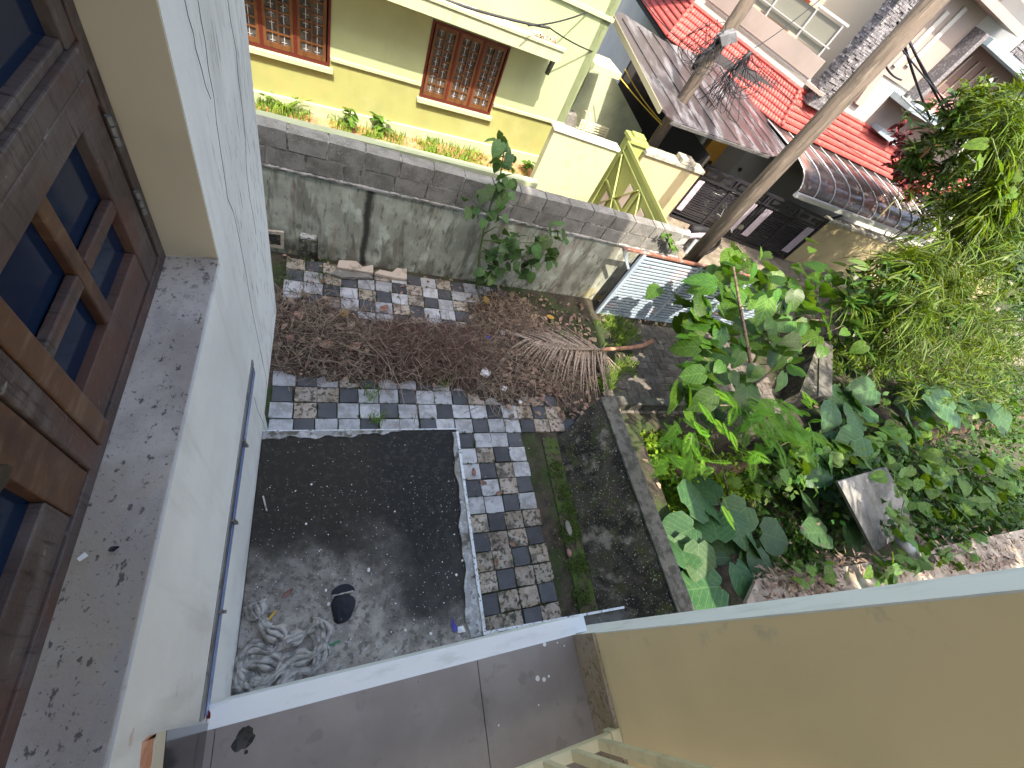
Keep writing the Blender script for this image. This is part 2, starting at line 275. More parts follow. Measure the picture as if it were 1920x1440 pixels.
rib_m=mat('bright_steel_rib',(.6,.6,.62),rough=.35,metal=.5)
red_tile=mat('red_roof_tile',(.40,.075,.065),[K(c=(.30,.055,.05),s=3,lo=.4,hi=.7),K(c=(.46,.14,.11),s=9,lo=.55,hi=.7),K(c=(.18,.06,.05),s=14,lo=.6,hi=.7,a=.6)],rough=.6,spec=.4)
white_h=mat('white_house_paint',(.44,.43,.40),[K(c=(.4,.385,.365),s=1.5,lo=.4,hi=.7)],rough=.8)
taupe=mat('taupe_house_paint',(.31,.26,.235),[K(c=(.26,.22,.2),s=1.,lo=.4,hi=.7)],rough=.8)
slate=mat('stacked_slate',(.12,.115,.125),[K(c=(.24,.23,.235),s=25,lo=.5,hi=.6)],rough=.85,rnd=.4,island=True)
bluegrey=mat('blue_grey_concrete',(.24,.30,.34),[K(c=(.33,.38,.41),s=4,lo=.5,hi=.7)],rough=.8)
brown_wall=mat('brown_interior_wall',(.14,.09,.08),rough=.8)
pink_m=mat('pink_planter',(.45,.20,.19),rough=.8)
orange_wall=mat('orange_wall_paint',(.62,.33,.06),rough=.8)
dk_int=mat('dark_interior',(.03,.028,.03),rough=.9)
door_m=mat('mahogany_door',(.16,.04,.02),rough=.45)
glassr=mat('balcony_glass',(.20,.20,.17),rough=.1,spec=.8)
cloth_m=mat('grey_cloth',(.40,.38,.35),[K(c=(.17,.16,.15),s=28,lo=.45,hi=.65)],rough=.95,bump=[(.3,200,.001)])
cap_cloth=mat('black_cloth',(.018,.02,.028),[K(c=(.35,.36,.38),s=30,lo=.66,hi=.7)],rough=.8)
paper=mat('white_paper',(.68,.68,.68),rough=.8)
bluep=mat('blue_plastic',(.06,.06,.30),rough=.4)
greenp=mat('green_plastic',(.02,.20,.08),rough=.4)
yellowp=mat('mustard_plastic',(.5,.33,.05),rough=.5)
twig=mat('dry_brown_stems',(.22,.17,.125),rough=.9,rnd=.5,island=True,hue=.02)
twig_r=mat('dry_reddish_stems',(.145,.09,.068),rough=.9,rnd=.45,island=True,hue=.015)
dryleaf=mat('dry_leaves',(.23,.165,.12),rough=.85,rnd=.55,island=True,hue=.03,transl=.15)
dryleaf_o=mat('fallen_leaf',(.20,.12,.09),[K(c=(.12,.06,.04),s=20)],rough=.8,rnd=.35,hue=.02)
palm_dry=mat('dry_palm_leaflet',(.30,.24,.185),[K(c=(.14,.10,.075),s=30,lo=.45,hi=.65)],rough=.8,rnd=.25)
palm_mid=mat('dry_palm_rachis',(.42,.22,.14),[K(c=(.28,.13,.08),s=12)],rough=.7)
lf_big=mat('large_leaf',(.034,.085,.008),[K(c=(.06,.125,.012),s=5,lo=.42,hi=.7),K(c=(.11,.10,.03),s=7,lo=.66,hi=.72,a=.8),K(c=(.02,.05,.01),s=30,lo=.6,hi=.68,a=.5)],rough=.42,spec=.35,rnd=.4,hue=.018,coords='objrnd',veins=(.12,.22,.06),transl=.32,tcol=(1.9,1.8,.4),bump=[(.3,25,.004)])
lf_dull=mat('shaded_large_leaf',(.035,.09,.03),[K(c=(.055,.12,.035),s=9,lo=.45,hi=.7),K(c=(.25,.3,.2),s=45,lo=.64,hi=.67,a=.7)],rough=.5,spec=.35,veins=(.10,.17,.07),rnd=.25,hue=.015,coords='objrnd',transl=.25,tcol=(1.5,1.5,.5))
lf_sap=mat('sapling_leaf',(.05,.11,.03),[K(c=(.09,.15,.04),s=6,lo=.45,hi=.7)],veins=(.12,.18,.07),rough=.5,spec=.35,rnd=.35,hue=.02,coords='objrnd',transl=.3,tcol=(1.6,1.5,.5))
lf_vine=mat('vine_leaf',(.085,.17,.015),[K(c=(.04,.10,.01),s=5,lo=.4,hi=.65)],veins=(.16,.26,.08),rough=.5,spec=.35,rnd=.3,hue=.015,coords='objrnd',transl=.35,tcol=(1.7,1.5,.4))
lf_fern=mat('feathery_leaf',(.11,.26,.012),rough=.5,rnd=.25,hue=.01,transl=.5,tcol=(1.6,1.5,.3),coords='world')
lf_bam=mat('bamboo_leaf',(.06,.10,.006),rough=.5,rnd=.65,island=True,hue=.022,transl=.33,tcol=(1.7,1.5,.3))
lf_dark=mat('dark_glossy_leaf',(.04,.085,.010),rough=.35,spec=.5,rnd=.5,island=True,hue=.03,transl=.25,tcol=(1.6,1.4,.4))
lf_gc=mat('ground_cover_leaf',(.13,.22,.012),rough=.6,rnd=.5,island=True,hue=.02,transl=.4,tcol=(1.5,1.4,.3))
lf_und=mat('undergrowth_leaf',(.036,.085,.009),rough=.6,rnd=.6,island=True,hue=.03,transl=.3,tcol=(1.5,1.4,.4))
lf_copper=mat('copper_leaf',(.16,.035,.04),rough=.5,rnd=.5,island=True,transl=.3)
grass_m=mat('grass_blades',(.15,.24,.03),rough=.7,rnd=.5,island=True,hue=.02,transl=.4)
moss_m=mat('joint_moss',(.06,.10,.02),rough=.9,rnd=.4,island=True,hue=.02,transl=.2)
bark=mat('bark',(.16,.12,.085),[K(c=(.08,.06,.045),s=12,sc=(2,2,.5),lo=.45,hi=.6)],rough=.95,bump=[(.7,30,.01)])
stem_g=mat('green_stem',(.10,.14,.04),rough=.7)
tan_m=mat('tan_concrete',(.36,.31,.24),[K(c=(.22,.18,.14),s=5,lo=.42,hi=.6)],rough=.9,bump=[(.6,30,.01)])
panel_m=mat('grey_concrete_panel',(.19,.185,.17),[K(c=(.14,.135,.12),s=4,lo=.42,hi=.6),K(c=(.34,.33,.31),s=14,lo=.6,hi=.7)],rough=.9,bump=[(.6,30,.01)])
pipe_m=mat('grey_pvc_pipe',(.20,.22,.24),rough=.45)
pale_stone=mat('pale_broken_stone',(.42,.36,.30),[K(c=(.25,.21,.17),s=8,lo=.5,hi=.65)],rough=.85,bump=[(.5,30,.008)])
log_m=mat('rotting_log',(.10,.065,.04),[K(c=(.04,.03,.02),s=6,lo=.42,hi=.6),K(c=(.22,.16,.1),s=20,lo=.58,hi=.68)],rough=.95,bump=[(.8,25,.02)])
# ------------------------------------------------------------------ GROUND
def axis(segs):
    a=[]
    for lo,hi,n in segs: a+=list(np.linspace(lo,hi,n,endpoint=False))
    a.append(segs[-1][1]); return np.array(a)
xs=axis([(-60,-8,10),(-8,-1,8),(-1,12,70),(12,24,20),(24,140,14)])
ys=axis([(-60,-6,10),(-6,-2,8),(-2,9,60),(9,20,16),(20,140,14)])
def pit(x,y):
    a=np.clip((x-3.80)/.12,0,1)*np.clip((2.2-y)/.12,0,1); return a
def gh(x,y): return -.05-.75*pit(x,y)+.0*x
X,Y=np.meshgrid(xs,ys); Zg=gh(X,Y)+.025*np.sin(X*3.1+Y*1.7)*np.sin(Y*2.9)*pit(X,Y)
V=np.stack([X.ravel(),Y.ravel(),Zg.ravel()],1); nx=len(xs)
F=[(j*nx+i,j*nx+i+1,(j+1)*nx+i+1,(j+1)*nx+i) for j in range(len(ys)-1) for i in range(nx-1)]
fastmesh('ground',V,F,soil,kind='structure')
MB().ext([(4.7,4.75,-.03),(60,4.75,-.03),(60,8.4,-.03),(8.3,8.75,-.03),(5.2,8.75,-.03),(5.2,5.4,-.03)],(0,0,.02)).build('street',street_m,kind='structure')
# ------------------------------------------------------------------ YARD PAVING
pav=MB().box((-.9,-3,-.045),(4.6,4.95,-.032)).build('paving_bed',soil,kind='structure')
def tile_mesh(name,w,d,m_,amp,seed):
    r=np.random.default_rng(seed); n=4; h=.03; V=[];F=[]
    for j in range(n):
        for i in range(n):
            u=i/(n-1);v=j/(n-1); edge=(i in(0,n-1)) or (j in(0,n-1))
            jx=r.normal(0,.002) if edge else 0
            V.append(((u-.5)*w+jx,(v-.5)*d+jx,h-(.006 if edge else 0)+ (0 if edge else r.normal(0,amp))))
    for j in range(n-1):
        for i in range(n-1): F.append((j*n+i,j*n+i+1,(j+1)*n+i+1,(j+1)*n+i))
    ring=[i for i in range(n)]+[n*k+n-1 for k in range(1,n)]+[n*(n-1)+i for i in range(n-2,-1,-1)]+[n*k for k in range(n-2,0,-1)]
    b=len(V)
    for i in ring: V.append((V[i][0]*1.02,V[i][1]*1.02,-.01))
    k=len(ring)
    for i in range(k): F.append((ring[i],b+i,b+(i+1)%k,ring[(i+1)%k]))
    return mesh_from(name,V,F,m_)
ROW=.2085; WW,DW=.243,.212
TW=[tile_mesh('white_tile_%d'%i,WW-.014,ROW-.012,tile_w,.0025,i) for i in range(4)]
TS=[tile_mesh('soiled_tile_%d'%i,WW-.014,ROW-.012,tile_s,.0025,i) for i in range(4)]
TD=[tile_mesh('dark_tile_%d'%i,DW-.014,ROW-.012,tile_d,.0008,i) for i in range(2)]
P3=2*WW+DW; Y0=2.765
joints=[]; ntile=0
for r in range(-9,18):
    y0=Y0-ROW*r; yc=y0+ROW/2          # r=0 row spans 2.765..2.97
    xd=-.29-.233*r
    for k in range(-12,14):
        for typ,dx,w in (('d',0,DW),('w',DW,WW),('w',DW+WW,WW)):
            x0=xd+k*P3+dx; xc=x0+w/2
            if xc<-.62 or yc<-.75 or yc>4.88: continue
            xr=2.62 if yc<2.15 else (3.4 if yc<2.45 else 3.2)
            if yc>4.1: xr=2.75
            if xc+w*.35>xr: continue
            if 3.25<yc<3.75: continue                         # buried under the heap of cuttings
            if yc<2.0 and xc<1.0: continue                    # under the projecting slab
            jx=random.gauss(0,.003); jy=random.gauss(0,.0025); a=random.gauss(0,.012)
            soiled=(yc<1.05+random.uniform(-.1,.1)) or (random.random()<(.45 if yc>3.8 else .12)) or (yc>1.1 and xc>2.6)
            me=random.choice(TD) if typ=='d' else random.choice(TS if soiled else TW)
            M4=Matrix.Translation((xc+jx,yc+jy,-.03+random.gauss(0,.0025)))@Matrix.Rotation(a,4,'Z')@Matrix.Rotation(random.gauss(0,.012),4,'X')@Matrix.Rotation(random.gauss(0,.012),4,'Y')
            inst('tile',me,pav,M4); ntile+=1
            joints.append((x0,y0,w))
# moss and grass tufts standing in the joints
def blades(centers,h,w,n,spread,lean=.6):
    V=[];F=[]
    for c in centers:
        for _ in range(n):
            b=np.array(c)+np.array([rng.normal(0,spread),rng.normal(0,spread),0]); a=rng.uniform(0,6.28); hh=h*rng.uniform(.5,1.2)
            t=np.array([math.cos(a),math.sin(a),0]); l=rng.uniform(.1,lean); s=np.array([-t[1],t[0],0])*w/2
            i=len(V); V+= [b-s,b+s,b+t*l*hh*.4+s*.8+[0,0,hh*.65],b+t*l*hh*.4-s*.8+[0,0,hh*.65],b+t*l*hh+[0,0,hh*(1-.3*l)],b+t*l*hh+s*.1+[0,0,hh*(1-.3*l)]]
            F+=[(i,i+1,i+2,i+3),(i+3,i+2,i+5,i+4)]
    return V,F
cs=[]
for x0,y0,w in joints:
    dens=.9 if (0.2<x0<1.8 and y0>1.6) else .5
    if y0>4: dens=.6
    if random.random()<dens:
        for _ in range(random.randint(2,7)):
            if random.random()<.5: cs.append((x0+random.gauss(0,.004),y0+random.random()*ROW,-.012))
            else: cs.append((x0+random.random()*w,y0+random.gauss(0,.004),-.012))
V,F=blades(cs,.026,.010,8,.009); fastmesh('joint_moss',V,F,moss_m,kind='stuff')
# ------------------------------------------------------------------ OWN HOUSE
XW=-.2875; GZ=2.765; YO=-.055
house=thing('house',(XW,YO,0),'white plastered two storey house the view looks down from, with wooden window at far left','house')
sw=MB()
sw.box((XW-.13,-6,2.3),(XW,1.93,3.545))
sw.box((XW-.13,1.037,3.546),(XW,1.93,3.5689))               # below the window
sw.box((XW-.13,1.04,3.569),(XW,1.93,7.5))             # pier beyond the window
sw.box((XW-.13,-6,5.0),(XW,1.04,7.5))
sw.box((-7,1.80,2.3),(XW-.13,1.93,7.5))
sw.box((XW-.13,-6,3.569),(XW,-1.1,5.0))
sw.build('side_wall',white_wall,house)
MB().box((-7,-6,2.2),(XW-.001,1.21,2.3)).box((-7,-6,0),(XW,1.21,2.2)).build('ground_floor_wall',lime_wall,house)
MB().box((-7,1.21,2.31),(XW-.14,1.79,2.4)).build('overhang_soffit',white_wall,house)
MB().box((-7.2,-9,7.5),(XW+.02,1.98,7.6)).build('low_roof',coping_m,house)
# reveal at the far side of the window and the sill
MB().ext([(XW-.002,1.036,3.575),(-.46,1.036,3.552),(-.46,1.036,5.0),(XW-.002,1.036,5.0)],(0,.003,0)).build('window_reveal',beige_jamb,house)
MB().ext([(XW,-1.1,3.573),(XW,1.035,3.573),(-.425,1.035,3.553),(-.425,-1.1,3.553)],(0,0,-.007)).build('window_sill',sill_m,house)
# small spots and chips on the sill
MB().ext([onz(p,3.572) for p in ((145,1048),(160,1036),(166,1042),(150,1053))],(0,0,.003)).build('paint_chip',paper,house)
# wooden window, plane XF
XF=-.413
win=MB().box((XF-.05,1.0,3.555),(XF+.004,1.035,5.0)).box((XF-.05,-1.1,3.553),(XF+.004,1.0,3.588)).build('window',wood_d,house,bevel=.002)
def wmem(name,y0,y1,z0,z1,m_,t=.03,off=0,bev=.003):
    return MB().box((XF-t+off,y0,z0),(XF+off,y1,z1)).build(name,m_,win,bevel=bev)
# lower casement beside the reveal
wmem('stile',.898,.985,3.592,3.984,wood_d,off=.002)
wmem('bottom_rail',.504,.897,3.592,3.69,wood_d,off=.0)
wmem('top_rail',.40,.985,3.985,4.041,wood_d,off=.006)
wmem('stile',.452,.503,3.592,3.984,wood_b,off=.012)
wmem('stile',.400,.450,3.592,3.984,wood_d,off=.008)
wmem('muntin',.682,.718,3.692,3.983,wood_b,t=.02,off=-.001)
wmem('glazing_bar',.719,.897,3.806,3.836,wood_d,t=.018,off=.0)
wmem('glazing_bar',.504,.681,3.806,3.836,wood_d,t=.018,off=.0)
for y0,y1,z0,z1 in ((.504,.682,3.69,3.806),(.718,.898,3.69,3.806),(.504,.682,3.836,3.985),(.718,.898,3.836,3.985)):
    wmem('pane',y0,y1,z0,z1,glass_b,t=.006,off=-.019,bev=0)
# transom above
wmem('transom_rail',-1.0,.998,4.043,4.082,wood_d,off=.008)
wmem('stile',.955,.998,4.083,4.9,wood_d,off=.002)
wmem('glazing_bar',.70,.954,4.083,4.10,wood_d,off=-.002)
wmem('pane',-.2,.954,4.101,4.9,glass_b,t=.006,off=-.019,bev=0)
# second casement
wmem('stile',.312,.396,3.592,3.984,wood_b,off=.003)
wmem('bottom_rail',-.2,.311,3.592,3.686,wood_d,off=.0)
wmem('top_rail',-1.0,.398,3.985,4.041,wood_d,off=.004)
wmem('pane',.10,.312,3.686,3.985,glass_b,t=.006,off=-.019,bev=0)
wmem('glazing_bar',.06,.10,3.688,3.984,wood_b,t=.02,off=-.001)
wmem('pane',-.5,.06,3.686,3.985,glass_b,t=.006,off=-.019,bev=0)
wmem('glazing_bar',.10,.311,3.88,3.905,wood_d,t=.018,off=.0)
for zc in (3.93,3.76):
    mb=MB()
    for k in range(3): mb.tube([(XF+.008,.993,zc-.03+k*.021),(XF+.008,.993,zc-.012+k*.021)],.006,8)
    mb.build('hinge',steel_g,win)
MB().ext([onx(p,XF+.012) for p in ((-20,880),(-2,870),(10,876),(0,905),(-20,930))],(.008,0,0)).build('window_stay',log_m,house)
MB().box((XF-.2,-1.1,3.5),(XF-.07,1.04,5.0)).build('curtain_board',dk_int,house)
# channel with a blue glazed slot under the window
chan=MB().box((XW,-.085,2.835),(XW+.005,1.165,2.875)).build('ventilator_channel',steel_g,house,bevel=.0015)
MB().box((XW,-.085,2.801),(XW+.0012,1.17,2.8345)).build('channel_gap',black_gap,house)
MB().box((XW,-.080,2.757),(XW+.003,1.17,2.8005)).build('blue_glass_strip',blue_strip,house)
for p in ((462,820),(439,965),(413,1141)):
    q=onx(p,XW+.02); MB().beam((XW+.006,q[1],2.845),(XW+.012,q[1]+.004,2.775),.010,.010,up=(0,1,0)).build('channel_clip',steel_g,house)
def crack(path,r):
    return [tuple(onx(p,XW+.0004)) for p in path],r
for path in (((345,-10),(352,30),(362,62),(366,90),(378,130),(385,160),(394,186)),((372,0),(377,40),(385,80),(391,130),(400,180),(404,230),(412,280),(420,330),(427,372),(437,398),(445,430),(452,470),(462,520),(466,545),(474,590),(482,625),(488,660),(497,705),(500,720)),
             ((426,-5),(432,40),(441,95),(448,150),(454,205),(459,260),(463,320),(468,370),(474,410),(479,440)),((479,745),(484,770),(493,795),(497,812))):
    ck_=MB(); pts=[onx((p[0]+random.gauss(0,.8),p[1]),XW+.0003) for p in path]
    for i in range(len(pts)-1):
        a_,b_=pts[i],pts[i+1]; w=random.uniform(.0006,.0013); ck_.ext([a_+[0,-w,0],b_+[0,-w,0],b_+[0,w,0],a_+[0,w,0]],(.0006,0,0))
    ck_.build('hairline_crack',black_gap,house)
# opening with granite ledge, camera leans out over it
gm=[(-.2875,-.30),( -.232,.579),(.581,1.024)]
def joint_x(i): return 0
MB().box((XW+.001,YO-.06,GZ-.5),(1.10,YO,GZ-.002)).box((XW+.001,YO-3,0),(1.10,YO,GZ-.5)).box((1.1001,-3,0),(1.40,-.1192,GZ-.031)).box((1.4001,-3.6,0),(3.35,-1.7,GZ-.5)).build('stair_wall',trim_white,house)
MB().ext([(XW+.001,-.118,GZ-.0005),(1.04,-.118,GZ-.0005),(1.04,YO+.002,GZ-.012),(XW+.001,YO+.002,GZ-.012)],(0,0,-.03)).build('ledge_border',trim_white,house)
g=MB().box((XW+.002,-.62,GZ-.02),(-.262,-.1175,GZ)).build('granite_slab',granite,house)
for x0,x1 in ((-.2605,.5805),(.583,1.024)):
    MB().box((x0,-.62,GZ-.02),(x1,-.1175,GZ)).build('granite_slab',granite,house,bevel=.0008)
MB().box((XW+.002,-6,GZ-.6),(1.0395,-.1175,GZ-.021)).build('stair_floor',mat('pale_bounce_floor',(.6,.57,.5),rough=.5),house)  # floor colour made pale to bounce light onto the reveal
MB().box((1.024,-.62,GZ-.02),(1.0395,-.1175,2.922)).build('skirting',skirt_m,house,bevel=.001)
# paint blots and a damp spot on the granite
sp=MB()
for p,r in (((1020,1274),.010),((1008,1272),.012),((1029,1268),.006),((1021,1208),.010),((1058,1211),.004),((1045,1205),.004),((1010,1322),.004),((320,1415),.008),((640,1300),.004),((935,1360),.004),((540,1318),.004)):
    c=onz(p,GZ); sp.ext([(c[0]+r*math.cos(t)*.8*random.uniform(.85,1.1),c[1]+r*.8*math.sin(t),GZ-.001) for t in np.linspace(0,6.28,12,endpoint=False)],(0,0,.0016))
sp.build('paint_drips',paper,house,kind='stuff')
dm=MB()
for p,r in (((458,1385),.028),((446,1396),.018),((463,1374),.017),((461,1410),.006)):
    c=onz(p,GZ); dm.ext([(c[0]+r*math.cos(t)*random.uniform(.8,1.1),c[1]+r*math.sin(t)*random.uniform(.8,1.1),GZ-.002+.0001*r) for t in np.linspace(0,6.28,14,endpoint=False)],(0,0,.0026+r*.01))
dm.build('damp_spot',granite_dark,house)
# cladding pieces on the left side of the opening
c=[onx(p,XW) for p in ((388,1357),(304,1371),(298,1470),(380,1470))]
def clad(name,pts,m_,th): MB().ext([onx(p,XW) for p in pts],(th,0,0)).build(name,m_,house)
clad('dark_cladding',((389,1356),(307,1371),(296,1480),(378,1480)),granite_dark,.006)
clad('beige_edge',((306.5,1371.5),(290,1374),(272,1480),(295.5,1480)),beige_jamb,.005)
clad('bare_brick_edge',((307,1371),(330,1366),(288,1377),(284,1395),(276,1480),(258,1480),(266,1392),(276,1381)),brick_bare,.003)
# right reveal of the opening
MB().box((1.04,-3,GZ-.0205),(1.2,-.1235,5.4)).build('right_reveal',beige_in,house)
MB().box((1.0402,-.1233,GZ-.03),(1.40,-.119,5.4)).build('reveal_border',trim_white,house)
MB().box((1.2001,-3,GZ-.0309),(1.40,-.1235,5.4)).box((1.401,-3,GZ-.499),(3.10,-1.7,5.4)).box((-7,-3,5.401),(1.40,-.1235,10.36)).box((1.401,-3,5.401),(3.10,-.6,11.1)).build('upper_wall',white_wall,house)
MB().ext([onz(p,2.30) for p in ((940,1181),(1168,1139),(1176,1152),(1176,1200),(940,1215))],(0,0,-.05)).build('lower_ledge',moss_top,house)
MB().beam(onz((905,1187),2.302),onz((1168,1139),2.302),.012,.03).build('lower_ledge_edge',edge_white,house)
# projecting slab
slab=MB().box((XW+.001,YO-.002,2.20),(.785,1.095,2.30)).build('projecting_slab',alg,house,bevel=.004)
rb=MB()
n=26
def strip(pts_in,pts_out,z0,z1,name,m_):
    mb=MB()
    for i in range(len(pts_in)-1):
        a,b,c_,d=pts_in[i],pts_in[i+1],pts_out[i+1],pts_out[i]
        mb.ext([(*a,z0),(*b,z0),(*c_,z0),(*d,z0)],(0,0,z1-z0))
    return mb.build(name,m_,slab)
yy=np.linspace(-.05,1.07,30)
strip([(.745-.045*max(0,(1-y/.75))-.008*math.sin(y*17)-.006*math.sin(y*41),y) for y in yy],[(.772,y) for y in yy],2.3005,2.313,'grey_margin',alg_edge)
strip([(.7721,y) for y in yy],[(.788,y) for y in yy],2.3005,2.322,'white_lip',edge_white)
xx=np.linspace(-.285,.45,30)
strip([(x,1.092) for x in xx],[(x,1.055-.0*x+.03*max(0,(x-.1)/.35)+.008*math.sin(x*33)+.006*math.sin(x*71)) for x in xx],2.3005,2.306,'grey_margin',alg_edge)
MB().box((-.285,1.093,2.25),(.788,1.099,2.307)).build('white_lip',edge_white,slab)
# specks of paint and grit on the slab
V=[];F=[]
for _ in range(750):
    x=rng.uniform(-.27,.76);y=rng.uniform(-.04,1.04);r=.0009+abs(rng.normal(0,.0010))
    if rng.random()<.03: r=rng.uniform(.004,.010)
    if rng.random()>(.35+.5*(y<.8)): continue
    i=len(V); n=5; z=2.3012
    for k in range(n): a=6.28*k/n; V.append((x+r*math.cos(a)*rng.uniform(.6,1.3),y+r*math.sin(a)*rng.uniform(.6,1.3),z))
    V.append((x,y,z+r*.5)); F+=[(i+k,i+(k+1)%n,i+n) for k in range(n)]
fastmesh('paint_specks',V,F,paper,slab,kind='stuff')
# ---- things lying on the slab
SZ=2.301
def rag(name,path,w,m_,label,cat,z0=SZ,hgt=.025,folds=5):
    # a bunched strip of cloth: ribbon with deep lengthwise folds
    P=[np.array(onz(p,z0))[:2] for p in path]; 
    Q=[]
    for i in range(len(P)-1):
        for t in np.linspace(0,1,9,endpoint=False):
            p0=P[max(i-1,0)];p1=P[i];p2=P[i+1];p3=P[min(i+2,len(P)-1)]
            Q.append(.5*((2*p1)+(-p0+p2)*t+(2*p0-5*p1+4*p2-p3)*t*t+(-p0+3*p1-3*p2+p3)*t**3))
    Q.append(P[-1]); m_n=34; V=[];F=[]
    for i,q in enumerate(Q):
        t=Q[min(i+1,len(Q)-1)]-Q[max(i-1,0)]; t/=np.linalg.norm(t)+1e-9; s=np.array([-t[1],t[0]])
        ww=w*(.75+.35*math.sin(i*.33)+.15*math.sin(i*.9)); 
        if i<4 or i>len(Q)-5: ww*=.4+.15*min(i,len(Q)-1-i)
        for j in range(m_n):
            u=j/(m_n-1)*2-1; ph=folds*u*3.14+.9*math.sin(i*.21)+.5*math.sin(i*.5+u*2)
            z=z0+.002+hgt*(1-u*u)**.6*(.55+.45*math.cos(ph))*(1+.25*math.sin(i*.37))+.004*abs(math.sin(ph*2.3+i*.3))+.007*math.sin(i*.83+j*.41)*math.sin(i*.37-j*.9)
            pos=q+s*(u*ww/2+.006*math.sin(ph)); V.append((pos[0],pos[1],z))
    for i in range(len(Q)-1):
        for j in range(m_n-1): F.append((i*m_n+j,i*m_n+j+1,(i+1)*m_n+j+1,(i+1)*m_n+j))
    o=fastmesh(name,V,F,m_,smooth=True); setp(o,label,cat); return V,F,o
rv=[];rf=[]
for path,w,h_ in ((((487,1160),(480,1135),(500,1180),(530,1200),(505,1225),(470,1222),(450,1255),(470,1290),(510,1270),(545,1240),(590,1225),(605,1190),(600,1165)),.085,.034),
               (((455,1290),(450,1262),(480,1240),(520,1250),(500,1280),(465,1285)),.085,.03),
               (((530,1205),(560,1195),(590,1175),(602,1160)),.07,.028),
               (((520,1290),(550,1262),(590,1250),(608,1205)),.07,.022)):
    V,F,o=rag('tmp',path,w,cloth_m,None,None,hgt=h_,folds=4); b=len(rv); rv+=V; rf+=[tuple(b+i for i in f) for f in F]; bpy.data.objects.remove(o)
fastmesh('crumpled_cloth',rv,rf,cloth_m,smooth=True,label='crumpled dirty grey cloth heaped in the near left corner of the blackened slab',cat='cloth')
cp=thing('cap',onz((645,1135),SZ),'small black cloth cap with white marks lying on the blackened slab','cap')
c0=onz((643,1135),SZ); V=[];F=[]; nr,ns=9,22
for i in range(nr+1):
    for k in range(ns):
        a=6.283*k/ns; ph=i/nr*math.pi/2; R_=math.cos(ph)*(1+.06*math.sin(3*a+1)+.05*math.sin(5*a))
        V.append((c0[0]+.052*R_*math.cos(a),c0[1]-.008+.066*R_*math.sin(a),SZ+.035*math.sin(ph)+.006*math.sin(4*a+i)*R_))
for i in range(nr):
    for k in range(ns): F.append((i*ns+k,i*ns+(k+1)%ns,(i+1)*ns+(k+1)%ns,(i+1)*ns+k))
fastmesh('crown',V,F,cap_cloth,cp,smooth=True)
MB().ext([ (c0[0]+.05*math.cos(t)*1.05,c0[1]+.052+.038*math.sin(t),SZ+.006) for t in np.linspace(0,3.14,12)],(0,0,.005)).build('peak',cap_cloth,cp,bevel=.002)
MB().beam((c0[0]-.048,c0[1]+.045,SZ+.016),(c0[0]+.045,c0[1]+.052,SZ+.016),.006,.008).build('strap',cloth_m,cp)
def flat(name,pts,z,m_,label,cat,th=.003,tilt=0,group=None):
    P=[onz(p,z) for p in pts]; P=[(q[0],q[1],z+.002+tilt*(i%2)) for i,q in enumerate(P)]
    return MB().ext(P,(0,0,th)).build(name,m_,label=label,cat=cat,group=group)
flat('paper_scrap',((868,1173),(872,1185),(858,1187),(857,1176)),SZ,paper,'small white paper scrap at the lower right of the blackened slab','paper scrap',tilt=.006)
flat('wrapper_scrap',((848,1158),(852,1170),(862,1180),(850,1186),(845,1172)),SZ,bluep,'torn blue wrapper beside the white scrap on the slab edge','wrapper',tilt=.006)
flat('plastic_strip',((636,1200),(638,1203),(617,1213),(614,1210)),SZ,greenp,'short green plastic strip lying right of the grey cloth','plastic strip')
flat('mustard_stick',((515,1145),(519,1147),(506,1163),(502,1161)),SZ,yellowp,'mustard coloured stick beside the grey cloth on the slab','stick',th=.006)
for p,q,lab in (((493,930),(500,958),'thin pale stick lying near the wall on the black part of the slab'),((655,1278),(645,1294),'short pale twig by the near edge of the slab')):
    MB().tube([onz(p,SZ+.004),onz(q,SZ+.004)],.004,6).build('stick',cloth_m,label=lab,cat='stick')
def curled(name,c,L_,w,ang,m_,label,cat,z=SZ,curl=.4,group=None):
    V=[];F=[]; nu,nv=7,5
    for i in range(nu):
        u=i/(nu-1); ww=w*math.sin(math.pi*min(.98,u+.03))**.7
        for j in range(nv):
            v=j/(nv-1)*2-1; V.append(((u-.5)*L_,v*ww/2,.004+curl*w*v*v*.5+.15*L_*(u-.5)**2+.002*math.sin(9*u+5*v)))
    for i in range(nu-1):
        for j in range(nv-1): F.append((i*nv+j,i*nv+j+1,(i+1)*nv+j+1,(i+1)*nv+j))
    me=mesh_from(name,V,F,m_,True); o=inst(name,me,None,Matrix.Translation([float(a) for a in c])@Matrix.Rotation(ang,4,'Z')); return setp(o,label,cat,group)
curled('dry_leaf',onz((540,1112),SZ),.05,.022,.6,dryleaf_o,'small dark curled leaf on the slab above the grey cloth','leaf')
curled('dry_leaf',onz((388,1338),GZ),.035,.018,-.9,mat('red_leaf',(.16,.01,.008),rough=.6),'red curled leaf caught at the end of the steel channel','leaf',z=GZ)
curled('dry_leaf',onz((215,1030),3.572),.016,.01,.3,blk,'black dead insect like scrap on the weathered window sill','scrap',z=3.572)
for i,p in enumerate(((888,885),(905,905),(935,925),(960,1020),(930,1055))):
    curled('dry_leaf',onz(p,.0),.10,.05,random.uniform(0,3),dryleaf_o,['brown curled leaf on the white tile nearest the slab lip','second brown leaf on the tiles just below the curled one','narrow reddish leaf on tiles halfway along the slab','reddish leaf on soiled tiles beside the low moss border','brown leaf on a dark tile near the lower tiles'][i],'leaf',z=0,group='leaves fallen on the paved yard')
